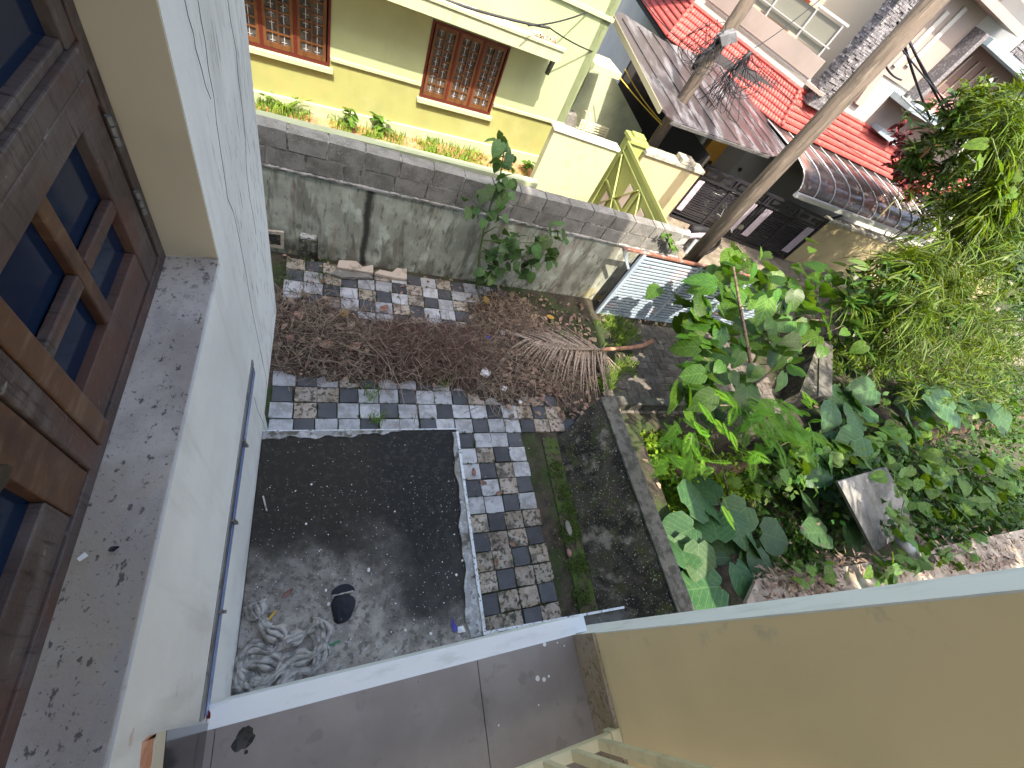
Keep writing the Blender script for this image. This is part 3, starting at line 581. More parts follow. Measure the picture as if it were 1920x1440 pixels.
# railing
rail=thing('railing',(1.0,-.45,GZ),'cream painted steel railing with upright bars at the bottom of the view','railing')
MB().box((-.28,-.468,2.885),(1.025,-.432,2.92)).build('bottom_rail',cream_steel,rail,bevel=.003)
MB().box((1.0,-.475,2.87),(1.0385,-.425,2.93)).build('wall_bracket',cream_steel,rail,bevel=.003)
MB().box((-.28,-.468,3.78),(1.025,-.432,3.81)).build('top_rail',cream_steel,rail,bevel=.003)
for x in np.arange(.95,-.25,-.112):
    MB().box((x-.012,-.466,2.9205),(x+.012,-.434,3.7795)).build('baluster',cream_steel,rail,bevel=.002)
# ------------------------------------------------------------------ COMPOUND WALL
CY=4.95
cw=thing('compound_wall',(2.4,CY,0),'stained grey compound wall topped with two courses of concrete blocks','wall')
MB().box((-4,CY,-.05),(5.66,CY+.2,1.235)).build('plaster_wall',old_plaster,cw)
MB().box((-4,CY-.025,1.236),(5.68,CY+.21,1.272)).build('coping_strip',coping_m,cw,bevel=.006)
MB().box((-4,CY+.012,1.2725),(5.6,CY+.175,1.690)).build('mortar_core',mortar,cw)
def block_mesh(w,h,seed):
    r=np.random.default_rng(seed); V=[];n=4
    xs_=np.linspace(0,w,5); zs_=np.linspace(0,h,3); F=[]
    for z in zs_:
        for x in xs_: V.append((x+r.normal(0,.0025),r.normal(0,.002),z+r.normal(0,.0025)))
    b=len(V)
    for z in (0,h):
        for x in xs_: V.append((x,.19,z+r.normal(0,.002)))
    for j in range(2):
        for i in range(4): F.append((j*5+i,j*5+i+1,(j+1)*5+i+1,(j+1)*5+i))
    for i in range(4): F.append((10+i,10+i+1,b+5+i+1,b+5+i)); F.append((i+1,i,b+i,b+i+1))
    F.append((0,5,10,b+5,b)); F.append((4,b+4,b+9,14,9))
    return mesh_from('concrete_block',V,F,block_m)
BM=[block_mesh(.385,.205,i) for i in range(4)]; BH=block_mesh(.17,.205,9)
x=-1.5+.0
for course in (0,1):
    x=-1.65+ (.2 if course else 0)
    while x<5.35:
        half=random.random()<.12; me=BH if half else random.choice(BM); w=.17 if half else .385
        if x+w>5.68: break
        inst('concrete_block',me,cw,Matrix.Translation((x,CY-.004+random.gauss(0,.003),1.282+course*.222+random.gauss(0,.002)))@Matrix.Rotation(random.gauss(0,.006),4,'Y')); x+=w+.02
MB().box((5.30,CY+.004,1.28),(5.64,CY+.19,1.48)).build('loose_block',block_m,cw,bevel=.01)
# mortar oozing over the coping
V=[];F=[]
for _ in range(260):
    x=rng.uniform(-1,5.5); r=rng.uniform(.008,.03); y=CY-.008+rng.normal(0,.006); i=len(V)
    for k in range(6): a=6.28*k/6; V.append((x+r*1.6*math.cos(a),y+r*.5*math.sin(a),1.271))
    V.append((x,y,1.272+r*.5)); F+=[(i+k,i+(k+1)%6,i+6) for k in range(6)]
fastmesh('mortar_crumbs',V,F,mortar,cw,kind='stuff')
# neighbour's low wall and soil strip
MB().ext([(-3,5.17,0),(2.66,5.17,0),(2.66,5.17,1.76),(-3,5.17,1.62)],(0,.12,0)).build('garden_wall',gh_trim,label='low pale green garden wall running just behind the grey block wall',cat='wall')
MB().box((-6,5.29,-.04),(4.9,8.9,.10)).build('soil_bed',red_soil,kind='structure')
# ------------------------------------------------------------------ GREEN HOUSE
a=np.array([-1.228,8.376,.1]); t=np.array([.993,.121,0]); t/=np.linalg.norm(t); nn=np.array([-t[1],t[0],0])   # nn away from us
def gp(s,z,d=0): return a*[1,1,0]+t*s+np.array([0,0,z])-nn*d     # d metres in front of the wall
gho=thing('green_house',gp(2.5,0),'pale green and olive yellow house with teak windows beyond the block wall','house')
def gslab(name,s0,s1,z0,z1,d0,d1,m_,par=None,bev=0):
    return MB().ext([gp(s0,z0,d0),gp(s1,z0,d0),gp(s1,z1,d0),gp(s0,z1,d0)],-nn*(d1-d0)).build(name,m_,gho if par is None else par,bevel=bev)
EW=5.88
W2=(2.68,4.14,.86,2.06); W1=(-.34,1.13,.94,2.14)
# walls around the openings
def wallgrid(name,m_,z0,z1,holes,s0,s1,d):
    cuts=sorted(set([s0,s1]+[h[0] for h in holes]+[h[1] for h in holes])); mb=MB()
    for i in range(len(cuts)-1):
        c0,c1=cuts[i],cuts[i+1]; mid=(c0+c1)/2; hh=[h for h in holes if h[0]<mid<h[1]]
        segs=[(z0,z1)]
        for h in hh:
            ns=[]
            for q0,q1 in segs:
                if h[2]>q0: ns.append((q0,min(q1,h[2])))
                if h[3]<q1: ns.append((max(q0,h[3]),q1))
            segs=ns
        for q0,q1 in segs:
            if q1-q0>1e-4: mb.ext([gp(c0,q0,0),gp(c1,q0,0),gp(c1,q1,0),gp(c0,q1,0)],nn*d)
    return mb.build(name,m_,gho)
wallgrid('lower_wall',gh_low,0,1.0699,[W1,W2],-3,EW-.002,.2)
wallgrid('wall',gh_wall,1.07,7,[W1,W2],-3,EW,.2)
MB().ext([gp(EW-.003,0),gp(EW-.003,0)+nn*7,gp(EW-.003,7)+nn*7,gp(EW-.003,7)],-t*.2).build('side_wall',gh_wall,gho)
for s0,s1 in ((-3,W1[0]),(W1[1]+.01,W2[0]-.01),(W2[1]+.01,EW+.02)):
    gslab('belt_course',s0,s1,1.045,1.10,.001,.05,gh_trim,bev=.005)
gslab('plinth',-3,EW+.05,.05,.30,.001,.07,gh_trim,bev=.006)
gslab('floor_band',-3,EW+.02,2.96,3.02,.001,.05,gh_trim)
for (s0,s1,z0,z1) in (W1,W2):
    gslab('window_ledge',s0-.04,s1+.05,z0-.075,z0-.001,.001,.09,gh_trim,bev=.005)
    w=MB()
    fr=.035
    for r_ in ((s0,s1,z0,z0+fr+.01),(s0,s1,z1-fr,z1),(s0,s0+fr,z0+fr+.011,z1-fr-.001),(s1-fr,s1,z0+fr+.011,z1-fr-.001)):
        w.ext([gp(r_[0],r_[2],.02),gp(r_[1],r_[2],.02),gp(r_[1],r_[3],.02),gp(r_[0],r_[3],.02)],nn*.08)
    pw=(s1-s0-2*fr)/3
    for k in (1,2):
        q=s0+fr+k*pw; w.ext([gp(q-.022,z0+fr+.012,.02),gp(q+.022,z0+fr+.012,.02),gp(q+.022,z1-fr-.002,.02),gp(q-.022,z1-fr-.002,.02)],nn*.08)
    wo=w.build('window',red_frame,gho)
    for k in range(3):
        q0=s0+fr+k*pw+.025; q1=q0+pw-.05; za=z0+fr+.015; zb=z1-fr-.005; sa=.045
        sash=MB()
        def rr(x0,x1,y0,y1,dd=.012,th=.035): sash.ext([gp(x0,y0,dd),gp(x1,y0,dd),gp(x1,y1,dd),gp(x0,y1,dd)],nn*th)
        rr(q0,q0+sa,za,zb); rr(q1-sa,q1,za,zb); rr(q0+sa+.001,q1-sa-.001,za,za+.07); rr(q0+sa+.001,q1-sa-.001,zb-.06,zb)
        mid=(q0+q1)/2; rr(mid-.012,mid+.012,za+.071,zb-.061,.008,.02)
        rows=np.linspace(za+.07,zb-.06,8)
        for i,zz in enumerate(rows[1:-1]):
            rr(q0+sa+.001,mid-.0125,zz-.011+(.03 if i%2 else 0),zz+.011+(.03 if i%2 else 0),.006,.02)
            rr(mid+.0125,q1-sa-.001,zz-.011-(.02 if i%2 else 0),zz+.011-(.02 if i%2 else 0),.006,.02)
        sash.build('sash',teak,wo)
        MB().ext([gp(q0+sa,za+.07,-.02),gp(q1-sa,za+.07,-.02),gp(q1-sa,zb-.06,-.02),gp(q0+sa,zb-.06,-.02)],nn*.004).build('pane',dark_glass,wo)
        gr=MB()
        for c_ in ((q0+sa+mid)/2,(mid+q1-sa)/2):
            gr.ext([gp(c_-.005,za+.07,-.012),gp(c_+.005,za+.07,-.012),gp(c_+.005,zb-.06,-.012),gp(c_-.005,zb-.06,-.012)],nn*.005)
            for i in range(9):
                zz=za+.10+i*(zb-za-.18)/8; gr.ext([gp(c_-.035,zz-.003,-.010),gp(c_+.035,zz-.003,-.010),gp(c_+.035,zz+.003,-.010),gp(c_-.035,zz+.003,-.010)],nn*.004)
        gr.build('grille',white_bar,wo)
    MB().ext([gp(s0,z0,-.10),gp(s1,z0,-.10),gp(s1,z1,-.10),gp(s0,z1,-.10)],nn*.05).build('backing',dk_int,gho)
# sunshade over the windows
aw=gslab('sunshade',-3,4.82,2.33,2.40,.001,.62,gh_trim)
gslab('sunshade_face',-3,4.83,2.27,2.46,.60,.635,gh_trim,aw,.004)
gslab('sunshade_lip',-3,4.85,2.455,2.50,.57,.66,gh_trim,aw,.004)
gslab('sunshade_dirt',-3,4.78,2.401,2.42,.05,.60,gh_dirt,aw)
lump=MB()
for i in range(40):
    s=rng.uniform(4.3,4.78); d=rng.uniform(.3,.58); c_=gp(s,2.42+rng.uniform(0,.05),d); lump.tube([c_,c_+rng.normal(0,.03,3)+[0,0,.03]],.02,6)
lump.build('rubble',gh_dirt,aw,kind='stuff')
# wall lamp under the sunshade end
lt=gslab('wall_lamp',4.86,4.93,2.2,2.28,.0,.30,lamp_m)
MB().ext([gp(4.865,1.93,.2),gp(4.925,1.93,.2),gp(4.935,2.19,.24),gp(4.855,2.19,.24)],-nn*.07).build('lamp_shade',dark_glass,gho)
gslab('side_sunshade',EW+.003,EW+.70,2.20,2.32,-.5,.12,gh_trim,bev=.005)
# far annexe wall, tank and grille at the house's right
P=[onz(p,.6) for p in ((1060,205),(1100,122))]
def quadwall(name,pts,z0s,m_,par,th,**kw): pass
ANN=9.9
ax=MB().ext([ony(p,ANN) for p in ((1053,243),(1108,128),(1150,142),(1204,245),(1160,330),(1090,330))],(0,.2,0)).build('annexe_wall',bluegrey if False else mat('grey_green_shaded_wall',(.40,.44,.30),[K(c=(.3,.33,.24),s=2,lo=.4,hi=.7)],rough=.85),label='grey green annexe wall with sloping top right of the green house',cat='wall')
gl=thing('window_grille',ony((1100,240),9.7),'small cream window grille standing behind the pale green gate wall','grille')
q=[ony(p,9.7) for p in ((1080,254),(1091,225),(1141,242),(1129,268))]
for i in range(4): MB().beam(q[i],q[(i+1)%4],.03,.03).build('frame_bar',cream_steel,gl)
for k in range(1,6):
    f=k/6; MB().beam(q[0]*(1-f)+q[1]*f,q[3]*(1-f)+q[2]*f,.015,.015).build('bar',cream_steel,gl)
MB().tube([ony(p,9.65) for p in ((1091,254),(1107,220),(1104,212),(1096,208))],.025,8).build('hook_pipe',cream_steel,label='bent cream pipe rising beside the small window grille',cat='pipe')
MB().ext([ony(p,9.5) for p in ((1056,235),(1066,215),(1082,218),(1078,252))],(0,.25,0)).build('rubble_heap',panel_m,label='small grey rubble pile at the corner of the green house',cat='rubble')
# pale gate wall
PY=7.5
x0=onz((1042,237),1.6)[0]; x1=onz((1162,282),1.6)[0]
pw_=thing('gate_wall',(4.4,PY,0),'tall pale green wall panel beside the open lime gate','wall')
MB().box((x0,PY,0),(x1,PY+.16,1.56)).build('wall_panel',gh_trim,pw_)
MB().box((x0-.03,PY-.04,1.561),(x1+.02,PY+.2,1.61)).build('wall_cap',mat('white_cap',(.75,.74,.6),rough=.7),pw_,bevel=.005)
# lime gate leaf standing open
G0=onz((1178,264),1.6); G1=onz((1258,432),1.6)
gt=thing('lime_gate',(G0[0],G0[1],0),'lime green steel gate leaf standing open at right angles to the street','gate')
u=(G1-G0); Lg=np.linalg.norm(u); u/=Lg
gn=np.array([-u[1],u[0],0]); gn=gn if gn[0]<0 else -gn      # facing us
def ggp(s,z,d=0): return np.array([G0[0],G0[1],0])+u*s+gn*d+np.array([0,0,z])
def gbar(name,s0,z0,s1,z1,w=.05,th=.04,m_=gate_g,d=.0): return MB().beam(ggp(s0,z0,d),ggp(s1,z1,d),th,w,up=(gn if False else (0,0,1)) if abs(s1-s0)>1e-3 else tuple(u)).build(name,m_,gt,bevel=.004)
MB().ext([ggp(.05,.1,-.02),ggp(Lg-.05,.1,-.02),ggp(Lg-.05,1.58,-.02),ggp(.05,1.58,-.02)],-gn*.01).build('sheet',gate_g,gt)
gbar('frame_bar',0,1.57,Lg,1.57,.07); gbar('frame_bar',0,1.40,Lg,1.40,.03)
gbar('frame_bar',.03,.05,.03,1.53,.06); gbar('frame_bar',Lg-.04,.05,Lg-.04,1.53,.07); gbar('frame_bar',Lg*.5,.05,Lg*.5,1.38,.06,d=.002); gbar('frame_bar',.1,.06,Lg-.1,.06,.06)
gbar('frame_bar',.1,.75,Lg-.1,.75,.05,d=.003)
for s0,s1 in ((.1,Lg*.48),(Lg*.52,Lg-.1)):
    gbar('brace',s0,.1,s1,1.36,.03,d=.01); gbar('brace',s0,1.36,s1,.1,.03,d=.014)
for s0,z0,z1 in ((.35,.25,.65),(1.0,.85,1.25),(Lg*.62,.85,1.25),(Lg*.62,.3,.65),(2.5,.85,1.25)):
    MB().ext([ggp(s0,z0,.012),ggp(s0+.24,z0,.012),ggp(s0+.24,z1,.012),ggp(s0,z1,.012)],gn*.006).build('panel',gate_panel,gt)
pr=thing('gate_pillar',(G0[0]+.3,G0[1]+.1,0),'lime gate pillar with a stepped cap where the open gate hangs','pillar')
px0,px1=G0[0]+.04,onz((1209,285),1.6)[0]+.1
MB().box((px0,G0[1]-.05,0),(px1,G0[1]+.25,1.60)).build('shaft',gate_g,pr,bevel=.006)
MB().box((px0-.04,G0[1]-.09,1.601),(px1+.04,G0[1]+.29,1.68)).build('cap',gate_g,pr,bevel=.008)
MB().box((px0+.05,G0[1]-.0,1.681),(px1-.05,G0[1]+.2,1.74)).build('cap_step',gate_g,pr,bevel=.008)
# cream wall right of it
CX0,CX1=px1+.02,7.72; CW=7.88
cr=thing('cream_wall',(6.8,CW,0),'cream street wall between the lime gate and the black gate, with a pole shadow','wall')
MB().box((CX0,CW,0),(CX1,CW+.22,1.52)).build('wall_panel',cream_wall,cr)
MB().box((CX0-.02,CW-.05,1.521),(CX1+.03,CW+.28,1.60)).build('wall_cap',cap_m,cr,bevel=.008)
MB().box((CX1-.75,CW-.06,1.601),(CX1-.35,CW+.24,1.70)).build('cap_block',cap_m,cr,bevel=.01)
# ------------------------------------------------------------------ BLACK GATE
g0=np.array([8.386,8.64,0]); tb=np.array([12.881-8.386,7.939-8.64,0]); tb/=np.linalg.norm(tb); nb=np.array([tb[1],-tb[0],0])  # nb towards us
LB=4.56
def bp_(s,z,d=0): return g0+tb*s+nb*d+np.array([0,0,z])
bg_=thing('black_gate',bp_(2.3,0),'wide black slatted steel gate with lavender sheets across the street','gate')
def bbar(name,s0,z0,s1,z1,w,th=.05,d=0,m_=blk):
    return MB().ext([bp_(s0,z0,d),bp_(s1,z0,d),bp_(s1,z1,d),bp_(s0,z1,d)],nb*th).build(name,m_,bg_,bevel=0)
HB=1.42
for s in (0,1.10,2.22,2.32,3.42,LB-.07): bbar('post',s,0.02,s+.07,HB,.07,.06)
bbar('top_rail',0,HB+.001,LB,HB+.06,0,.06); bbar('bottom_rail',.071,.02,LB-.071,.08,0,.03,.065)
bbar('middle_rail',.071,1.17,LB-.071,1.22,0,.03,.065)
sp_=[(.07,1.10),(1.17,2.22),(2.39,3.42),(3.49,LB-.07)]
for s0,s1 in sp_:
    nsl=17
    for i in range(nsl):
        z=.12+i*(1.15-.12)/nsl; bbar('slat',s0+.001,z,s1-.001,z+.038,0,.02,.015)
    bbar('scroll_plate',s0+.1,1.27,s0+.42,1.37,0,.02,.015,m_=blk)
    bbar('scroll_plate',s1-.42,1.27,s1-.1,1.37,0,.02,.015,m_=blk)
for s0,s1 in ((.09,.27),(1.95,2.13),(2.46,2.70),(4.12,4.40)):
    bbar('sheet',s0,.25,s1,1.12,0,.012,.066,m_=lav)
# beige street wall to the right
bw=thing('beige_wall',(15,7.95,0),'long cream wall right of the black gate striped by leaf shadows','wall')
MB().box((12.93,7.9,0),(26,8.12,1.42)).build('wall_panel',cream_wall,bw)
MB().box((12.9,7.86,1.421),(26,8.16,1.5)).build('wall_cap',cap_m,bw)
# ------------------------------------------------------------------ CARPORT ROOF
q0=onz((1242,206),2.35); q1=onz((1445,292),2.25); q2=onz((1155,16),2.85)
nC=np.cross(q1-q0,q2-q0); nC/=np.linalg.norm(nC); nC=nC if nC[2]>0 else -nC
cpx=[(1242,204),(1262,226),(1445,291),(1500,300),(1476,254),(1352,124),(1308,101),(1246,77),(1165,22),(1152,28)]
car=thing('carport',(9,9,0),'carport with dark weathered sheet roof behind the black gate','carport')
cp3=[onpl(p,nC,q0) for p in cpx]
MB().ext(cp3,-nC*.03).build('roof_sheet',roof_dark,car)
# standing seams on the sheet
e1=(q1-q0)/np.linalg.norm(q1-q0); e2=np.cross(nC,e1); e2=e2 if e2[1]>0 else -e2
for k in range(8):
    f=(k+.5)/8
    pa=cp3[1]*(1-f)+cp3[3]*f; pb=cp3[9]*(1-f)+cp3[5]*f
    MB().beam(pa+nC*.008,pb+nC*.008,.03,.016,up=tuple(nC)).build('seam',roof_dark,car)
MB().beam(cp3[0]-nC*.05,cp3[9]-nC*.05,.05,.10,up=tuple(nC)).build('edge_beam',mat('olive_fascia',(.22,.21,.15),rough=.7),car)
MB().beam(cp3[1]-nC*.05,cp3[2]-nC*.05,.04,.06,up=tuple(nC)).build('edge_beam',steel_g,car)
for p in ((1232,250),(1262,232)):
    pass
MB().box((7.9,8.75,0),(8.0,8.85,2.3)).build('post',steel_g,car)
# interior behind the gate
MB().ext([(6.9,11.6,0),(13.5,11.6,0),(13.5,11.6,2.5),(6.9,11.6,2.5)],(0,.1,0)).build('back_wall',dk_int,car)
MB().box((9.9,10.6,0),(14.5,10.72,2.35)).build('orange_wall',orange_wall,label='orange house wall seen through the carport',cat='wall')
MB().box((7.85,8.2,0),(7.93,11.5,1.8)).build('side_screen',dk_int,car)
# a stored motorbike in the carport, mostly dark
def motorbike(name,base,ang,label,body_m):
    th=thing(name,base,label,'motorbike')
    c,s=math.cos(ang),math.sin(ang)
    def T(x,y,z): return (base[0]+c*x-s*y,base[1]+s*x+c*y,base[2]+z)
    for wx in (-.6,.6):
        ring=[T(wx+.27*math.cos(q),0,.29+.27*math.sin(q)) for q in np.linspace(0,6.283,20)]
        w=MB().tube(ring,.045,8,cap=False).build('wheel',black_gap,th,smooth=True)
        MB().tube([T(wx,-.05,.29),T(wx,.05,.29)],.09,10).build('hub',steel_g,w)
    MB().tube([T(-.62,0,.52),T(-.3,0,.60),T(0,0,.62),T(.3,0,.66)],.11,10,r2=.13).build('body',body_m,th,smooth=True)
    MB().tube([T(-.55,0,.70),T(-.2,0,.72),T(.1,0,.70)],.10,10,r2=.08).build('seat',black_gap,th,smooth=True)
    MB().tube([T(.6,0,.3),T(.5,0,.7),T(.42,0,.98)],.04,8).build('fork',steel_g,th)
    MB().tube([T(.36,-.33,.98),T(.44,-.12,1.0),T(.44,.12,1.0),T(.36,.33,.98)],.018,8).build('handlebar',steel_g,th)
    for sy in (-1,1):
        MB().tube([T(.42,sy*.25,1.0),T(.44,sy*.33,1.15)],.008,6).build('mirror_stem',steel_g,th)
        MB().tube([T(.43,sy*.36,1.17),T(.45,sy*.36,1.17)],.06,10).build('mirror',dark_glass,th)
    MB().tube([T(.5,0,.86),T(.60,0,.84)],.09,12,r2=.07).build('headlight',dark_glass,th)
    MB().tube([T(.1,0,.35),T(-.1,0,.32)],.15,8).build('engine',steel_g,th)
    return th
motorbike('motorbike',(8.9,9.6,-.02),.8,'dark motorbike stored in the carport shadow behind the gate',gbox)
motorbike('motorbike',(10.6,9.5,-.02),.3,'second motorbike under the carport by the orange wall',steel_g)
mb_=onz((1345,490),.6)
motorbike('motorbike',(8.3,7.1,-.02),.15,'grey scooter parked at the foot of the wooden pole in front of the gate',lav)
# curved smoked sheet awning
cur=thing('curved_awning',(13,8.3,0),'curved smoked sheet awning with bright steel ribs beyond the black gate','awning')
prof=[(9.75,2.50),(9.3,2.44),(8.95,2.38),(8.6,2.30),(8.4,2.22),(8.26,2.12),(8.17,2.00),(8.12,1.88),(8.10,1.78)]
xa,xb=10.2,17.2
V=[];F=[];n=24
for i in range(n+1):
    x=xa+(xb-xa)*i/n
    for y,z in prof: V.append((x+ (9.75-y)*.55,y,z))
k=len(prof)
for i in range(n):
    for j in range(k-1): F.append((i*k+j,i*k+j+1,(i+1)*k+j+1,(i+1)*k+j))
o=fastmesh('sheet',V,F,poly_m,cur,smooth=True); md=o.modifiers.new('s','SOLIDIFY'); md.thickness=.008
for i in range(11):
    x=xa+(xb-xa)*i/10
    MB().tube([(x+(9.75-y)*.55,y-.01,z+.012) for y,z in prof],.016,6).build('rib',rib_m,cur,smooth=True)
MB().box((xa+.85,7.98,1.68),(xb+.9,8.09,1.80)).build('gutter',rib_m,cur)
for x in (13.4,16.6): MB().beam((x,8.05,1.68),(x-.6,8.05,1.2),.05,.05,up=(0,1,0)).build('bracket',blk,cur)
# ------------------------------------------------------------------ WHITE HOUSE AND RED SKIRT ROOF
E=[onz(p,2.5) for p in ((1190,8),(1250,72),(1462,239))]+[np.array([21,9.55,2.5])]
E[3]=np.array([21.,E[2][1]-.02,2.5])
T=[onz((1235,-60),3.2),onz((1297,12),3.2),onz((1497,172),3.2),None]; T[3]=np.array([21.,T[2][1]+.05,3.2])
E[0]=E[1]+(T[0]-T[1])*1.0; E[0][2]=2.5
wh=thing('white_house',(12,10.4,0),'modern white two storey house with slate pillars and a red tiled skirt roof','house')
# flat roof of tiles: courses as corrugated strips
for fi in range(3):
    ea,eb,ta,tb_=E[fi],E[fi+1],T[fi],T[fi+1]
    nrm=np.cross(eb-ea,ta-ea); nrm/=np.linalg.norm(nrm); nrm=nrm if nrm[2]>0 else -nrm
    MB().ext([ea-nrm*.03,eb-nrm*.03,tb_-nrm*.03,ta-nrm*.03],-nrm*.02).build('roof_deck',dk_int,wh)
    nr=6; Lw=np.linalg.norm(eb-ea); pitch=.085; nc=int(Lw/pitch)*4
    for r in range(nr):
        f0=r/nr; f1=(r+1)/nr+.02
        V=[];F=[]
        for i in range(nc+1):
            f=i/nc; ph=i%4; h=(.0,.012,.022,.012)[ph]
            for ff,lift in ((f0,.045),(f0,.032),(f1,.006)):
                A=ea*(1-ff)+ta*ff; B=eb*(1-ff)+tb_*ff; hh=h if lift!=.032 else h-.03
                V.append(A*(1-f)+B*f+nrm*(lift+hh))
        for i in range(nc):
            F+=[(i*3,(i+1)*3,(i+1)*3+2,i*3+2),(i*3+1,(i+1)*3+1,(i+1)*3,i*3)]
        fastmesh('tile_course',V,F,red_tile,wh)
    # hip tiles
for i in (1,2):
    for r in range(7):
        f=r/7; A=E[i]*(1-f)+T[i]*f; B=E[i]*(1-f-.16)+T[i]*(f+.16)
        MB().tube([A+[0,0,.06],B+[0,0,.035]],.06,8,r2=.045).build('hip_tile',red_tile,wh,smooth=True)
for i in (0,1,2): MB().beam(E[i]-[0,0,.06],E[i+1]-[0,0,.06],.03,.10).build('fascia',dk_int,wh)
FB=T[2][1]+.02
for i in (0,1,2): MB().tube([T[i]+[0,0,.05],T[i+1]+[0,0,.05]],.05,8).build('ridge_cap',red_tile,wh)
# facade A (turned left) and facade B (towards us)
A0=T[1].copy(); A1=T[2].copy(); tA=(A1-A0); tA[2]=0; LA=np.linalg.norm(tA); tA/=LA; nA=np.array([tA[1],-tA[0],0]); 
if nA@(O-A0)<0: nA=-nA
def fA(p,d=0): return onpl(p,nA,A0+nA*d)
def fB(p,d=0): return ony(p,FB-d)
KX=A1[0]+.15
TOPZ=9.0
T0=A0+(T[0]-T[1])*2.2
base=MB()
base.ext([(A0[0],A0[1],0),(A1[0],A1[1],0),(A1[0],A1[1],3.5),(A0[0],A0[1],3.5)],-nA*.2)
base.ext([(T0[0],T0[1],0),(A0[0],A0[1],0),(A0[0],A0[1],9),(T0[0],T0[1],9)],(.2,0,0))
base.build('wall',white_h,wh)
MB().ext([(A1[0],FB,0),(26,FB,0),(26,FB,TOPZ),(A1[0]+.9,FB,TOPZ),(A1[0]+.9,FB,3.4),(A1[0],FB,3.4)],(0,.2,0)).build('front_wall',white_h,wh)
# balcony of facade A: parapet, glass, back wall, door
sA=lambda s,z,d=0: np.array([A0[0],A0[1],0])+tA*s+nA*d+np.array([0,0,z])
def aq(name,s0,s1,z0,z1,d,th,m_,par=wh): return MB().ext([sA(s0,z0,d),sA(s1,z0,d),sA(s1,z1,d),sA(s0,z1,d)],-nA*th).build(name,m_,par)
aq('balcony_parapet',-1.5,LA,3.501,3.9,.02,.12,taupe)
aq('wall',-4,.35,3.9,9,-.03,.2,white_h)
aq('balcony_back_wall',.35,LA+.8,3.4,7,-1.5,.1,mat('warm_grey_wall',(.42,.38,.30),rough=.8))
bd=aq('balcony_door',1.35,2.2,3.9,6.1,-1.44,.05,door_m)
aq('door_frame',1.25,1.345,3.9,6.2,-1.42,.06,blk,bd)
aq('floor_shade',.3,LA+.5,3.38,3.45,0,1.5,taupe)
aq('pier',.35,.75,3.9,7,.01,.3,taupe)
bl=aq('balcony_glass_panel',1.0,LA-.2,3.95,4.48,-.03,.012,glassr)
for s in (1.0,2.0,3.0,LA-.2): MB().beam(sA(s,3.85,.0),sA(s,4.55,.0),.035,.035,up=tuple(tA)).build('rail_post',rib_m,bl)
MB().beam(sA(.8,4.56,0),sA(LA-.1,4.56,0),.05,.05).build('handrail',rib_m,bl)
MB().beam(sA(.8,4.1,.01),sA(LA-.1,4.1,.01),.025,.025).build('handrail',rib_m,bl)
# slate pillar, every course a run of thin stones
pil=MB(); px_a,px_b=A1[0]+.25,A1[0]+.95; py_a=FB-.32
MB().box((px_a+.03,py_a+.03,3.1),(px_b-.03,FB-.001,8)).build('pillar_core',taupe,wh)
z=3.12
while z<6.6:
    h=rng.uniform(.035,.06)
    x=px_a
    while x<px_b-.02:
        w=min(rng.uniform(.08,.25),px_b-x); o_=rng.uniform(0,.03); pil.box((x,py_a-o_,z),(x+w-.004,py_a+.03,z+h-.004)); x+=w
    y=py_a
    while y<FB-.05:
        w=min(rng.uniform(.08,.2),FB-.01-y); o_=rng.uniform(0,.03); pil.box((px_a-o_,y+.001,z),(px_a+.03,y+w-.004,z+h-.004)); y+=w
    z+=h
pil.build('slate_cladding',slate,wh,kind='stuff')
def fb(name,pts,d,th,m_,par=None): 
    return MB().ext([fB(p,d) for p in pts],(0,-th,0)).build(name,m_,wh if par is None else par)
# louvred ventilator window and ledge right of the pillar
wl=fb('ventilator_window',((1560,160),(1640,60),(1675,80),(1598,182)),.0,.03,dk_int)
for i in range(12):
    f=i/12; a_=np.array([1562,158])*(1-f)+np.array([1638,64])*f; b_=np.array([1596,180])*(1-f)+np.array([1672,83])*f
    MB().beam(fB(a_,.04),fB(b_,.04),.02,.05).build('louvre',mat('louvre_%d'%i,(.30,.33,.26),rough=.5) if i==0 else bpy.data.materials['louvre_0'],wl)
fb('meter_box',((1600,190),(1655,112),(1664,118),(1612,198)),.002,.10,taupe)
# taupe wall panel that paints in the balcony slab's shade, the slab and the niche frame
def xz(p): q=ony(p,FB); return q[0],q[2]
bx0=fB((1627,222))[0]; bx1=fB((1762,250))[0]
MB().box((bx0,FB-.005,2.95),(bx1+1.5,FB-.001,3.95)).build('panel_wall',taupe,wh)
ss=MB().box((bx0-.05,FB-.75,3.98),(bx1+2.6,FB-.002,4.12)).build('balcony_slab',bluegrey,wh,bevel=.01)
MB().box((bx0-.05,FB-.78,4.121),(bx1+2.0,FB-.60,4.18)).build('slab_lip',bluegrey,ss)
fb('small_sunshade',((1632,236),(1642,228),(1672,252),(1664,262)),.0,.35,bluegrey)
# niche frame
nx0,nx1,nz0,nz1=fB((1712,176))[0],fB((1880,175))[0],4.2,5.55
fr_=MB()
fr_.box((nx0-.12,FB-.55,nz1),(nx1+.15,FB-.003,nz1+.16)); fr_.box((nx1,FB-.55,nz0),(nx1+.15,FB-.003,nz1-.001)); 
nich=fr_.build('niche_frame',bluegrey,wh,bevel=.01)
MB().box((nx0,FB-.03,nz0),(nx1,FB-.004,nz1)).build('niche_back',brown_wall,nich)
MB().box((nx0-.28,FB-.4,nz0),(nx0-.125,FB-.003,nz1+.16)).build('niche_side_pier',slate,nich)
for i in range(5): MB().beam((nx0+.5+i*.42,FB-.05,nz0+.3),(nx0+.5+i*.42,FB-.05,nz1-.2),.07,.04,up=(0,1,0)).build('louvre_bar',mat('olive_bar',(.20,.17,.13),rough=.6) if i==0 else bpy.data.materials['olive_bar'],nich)
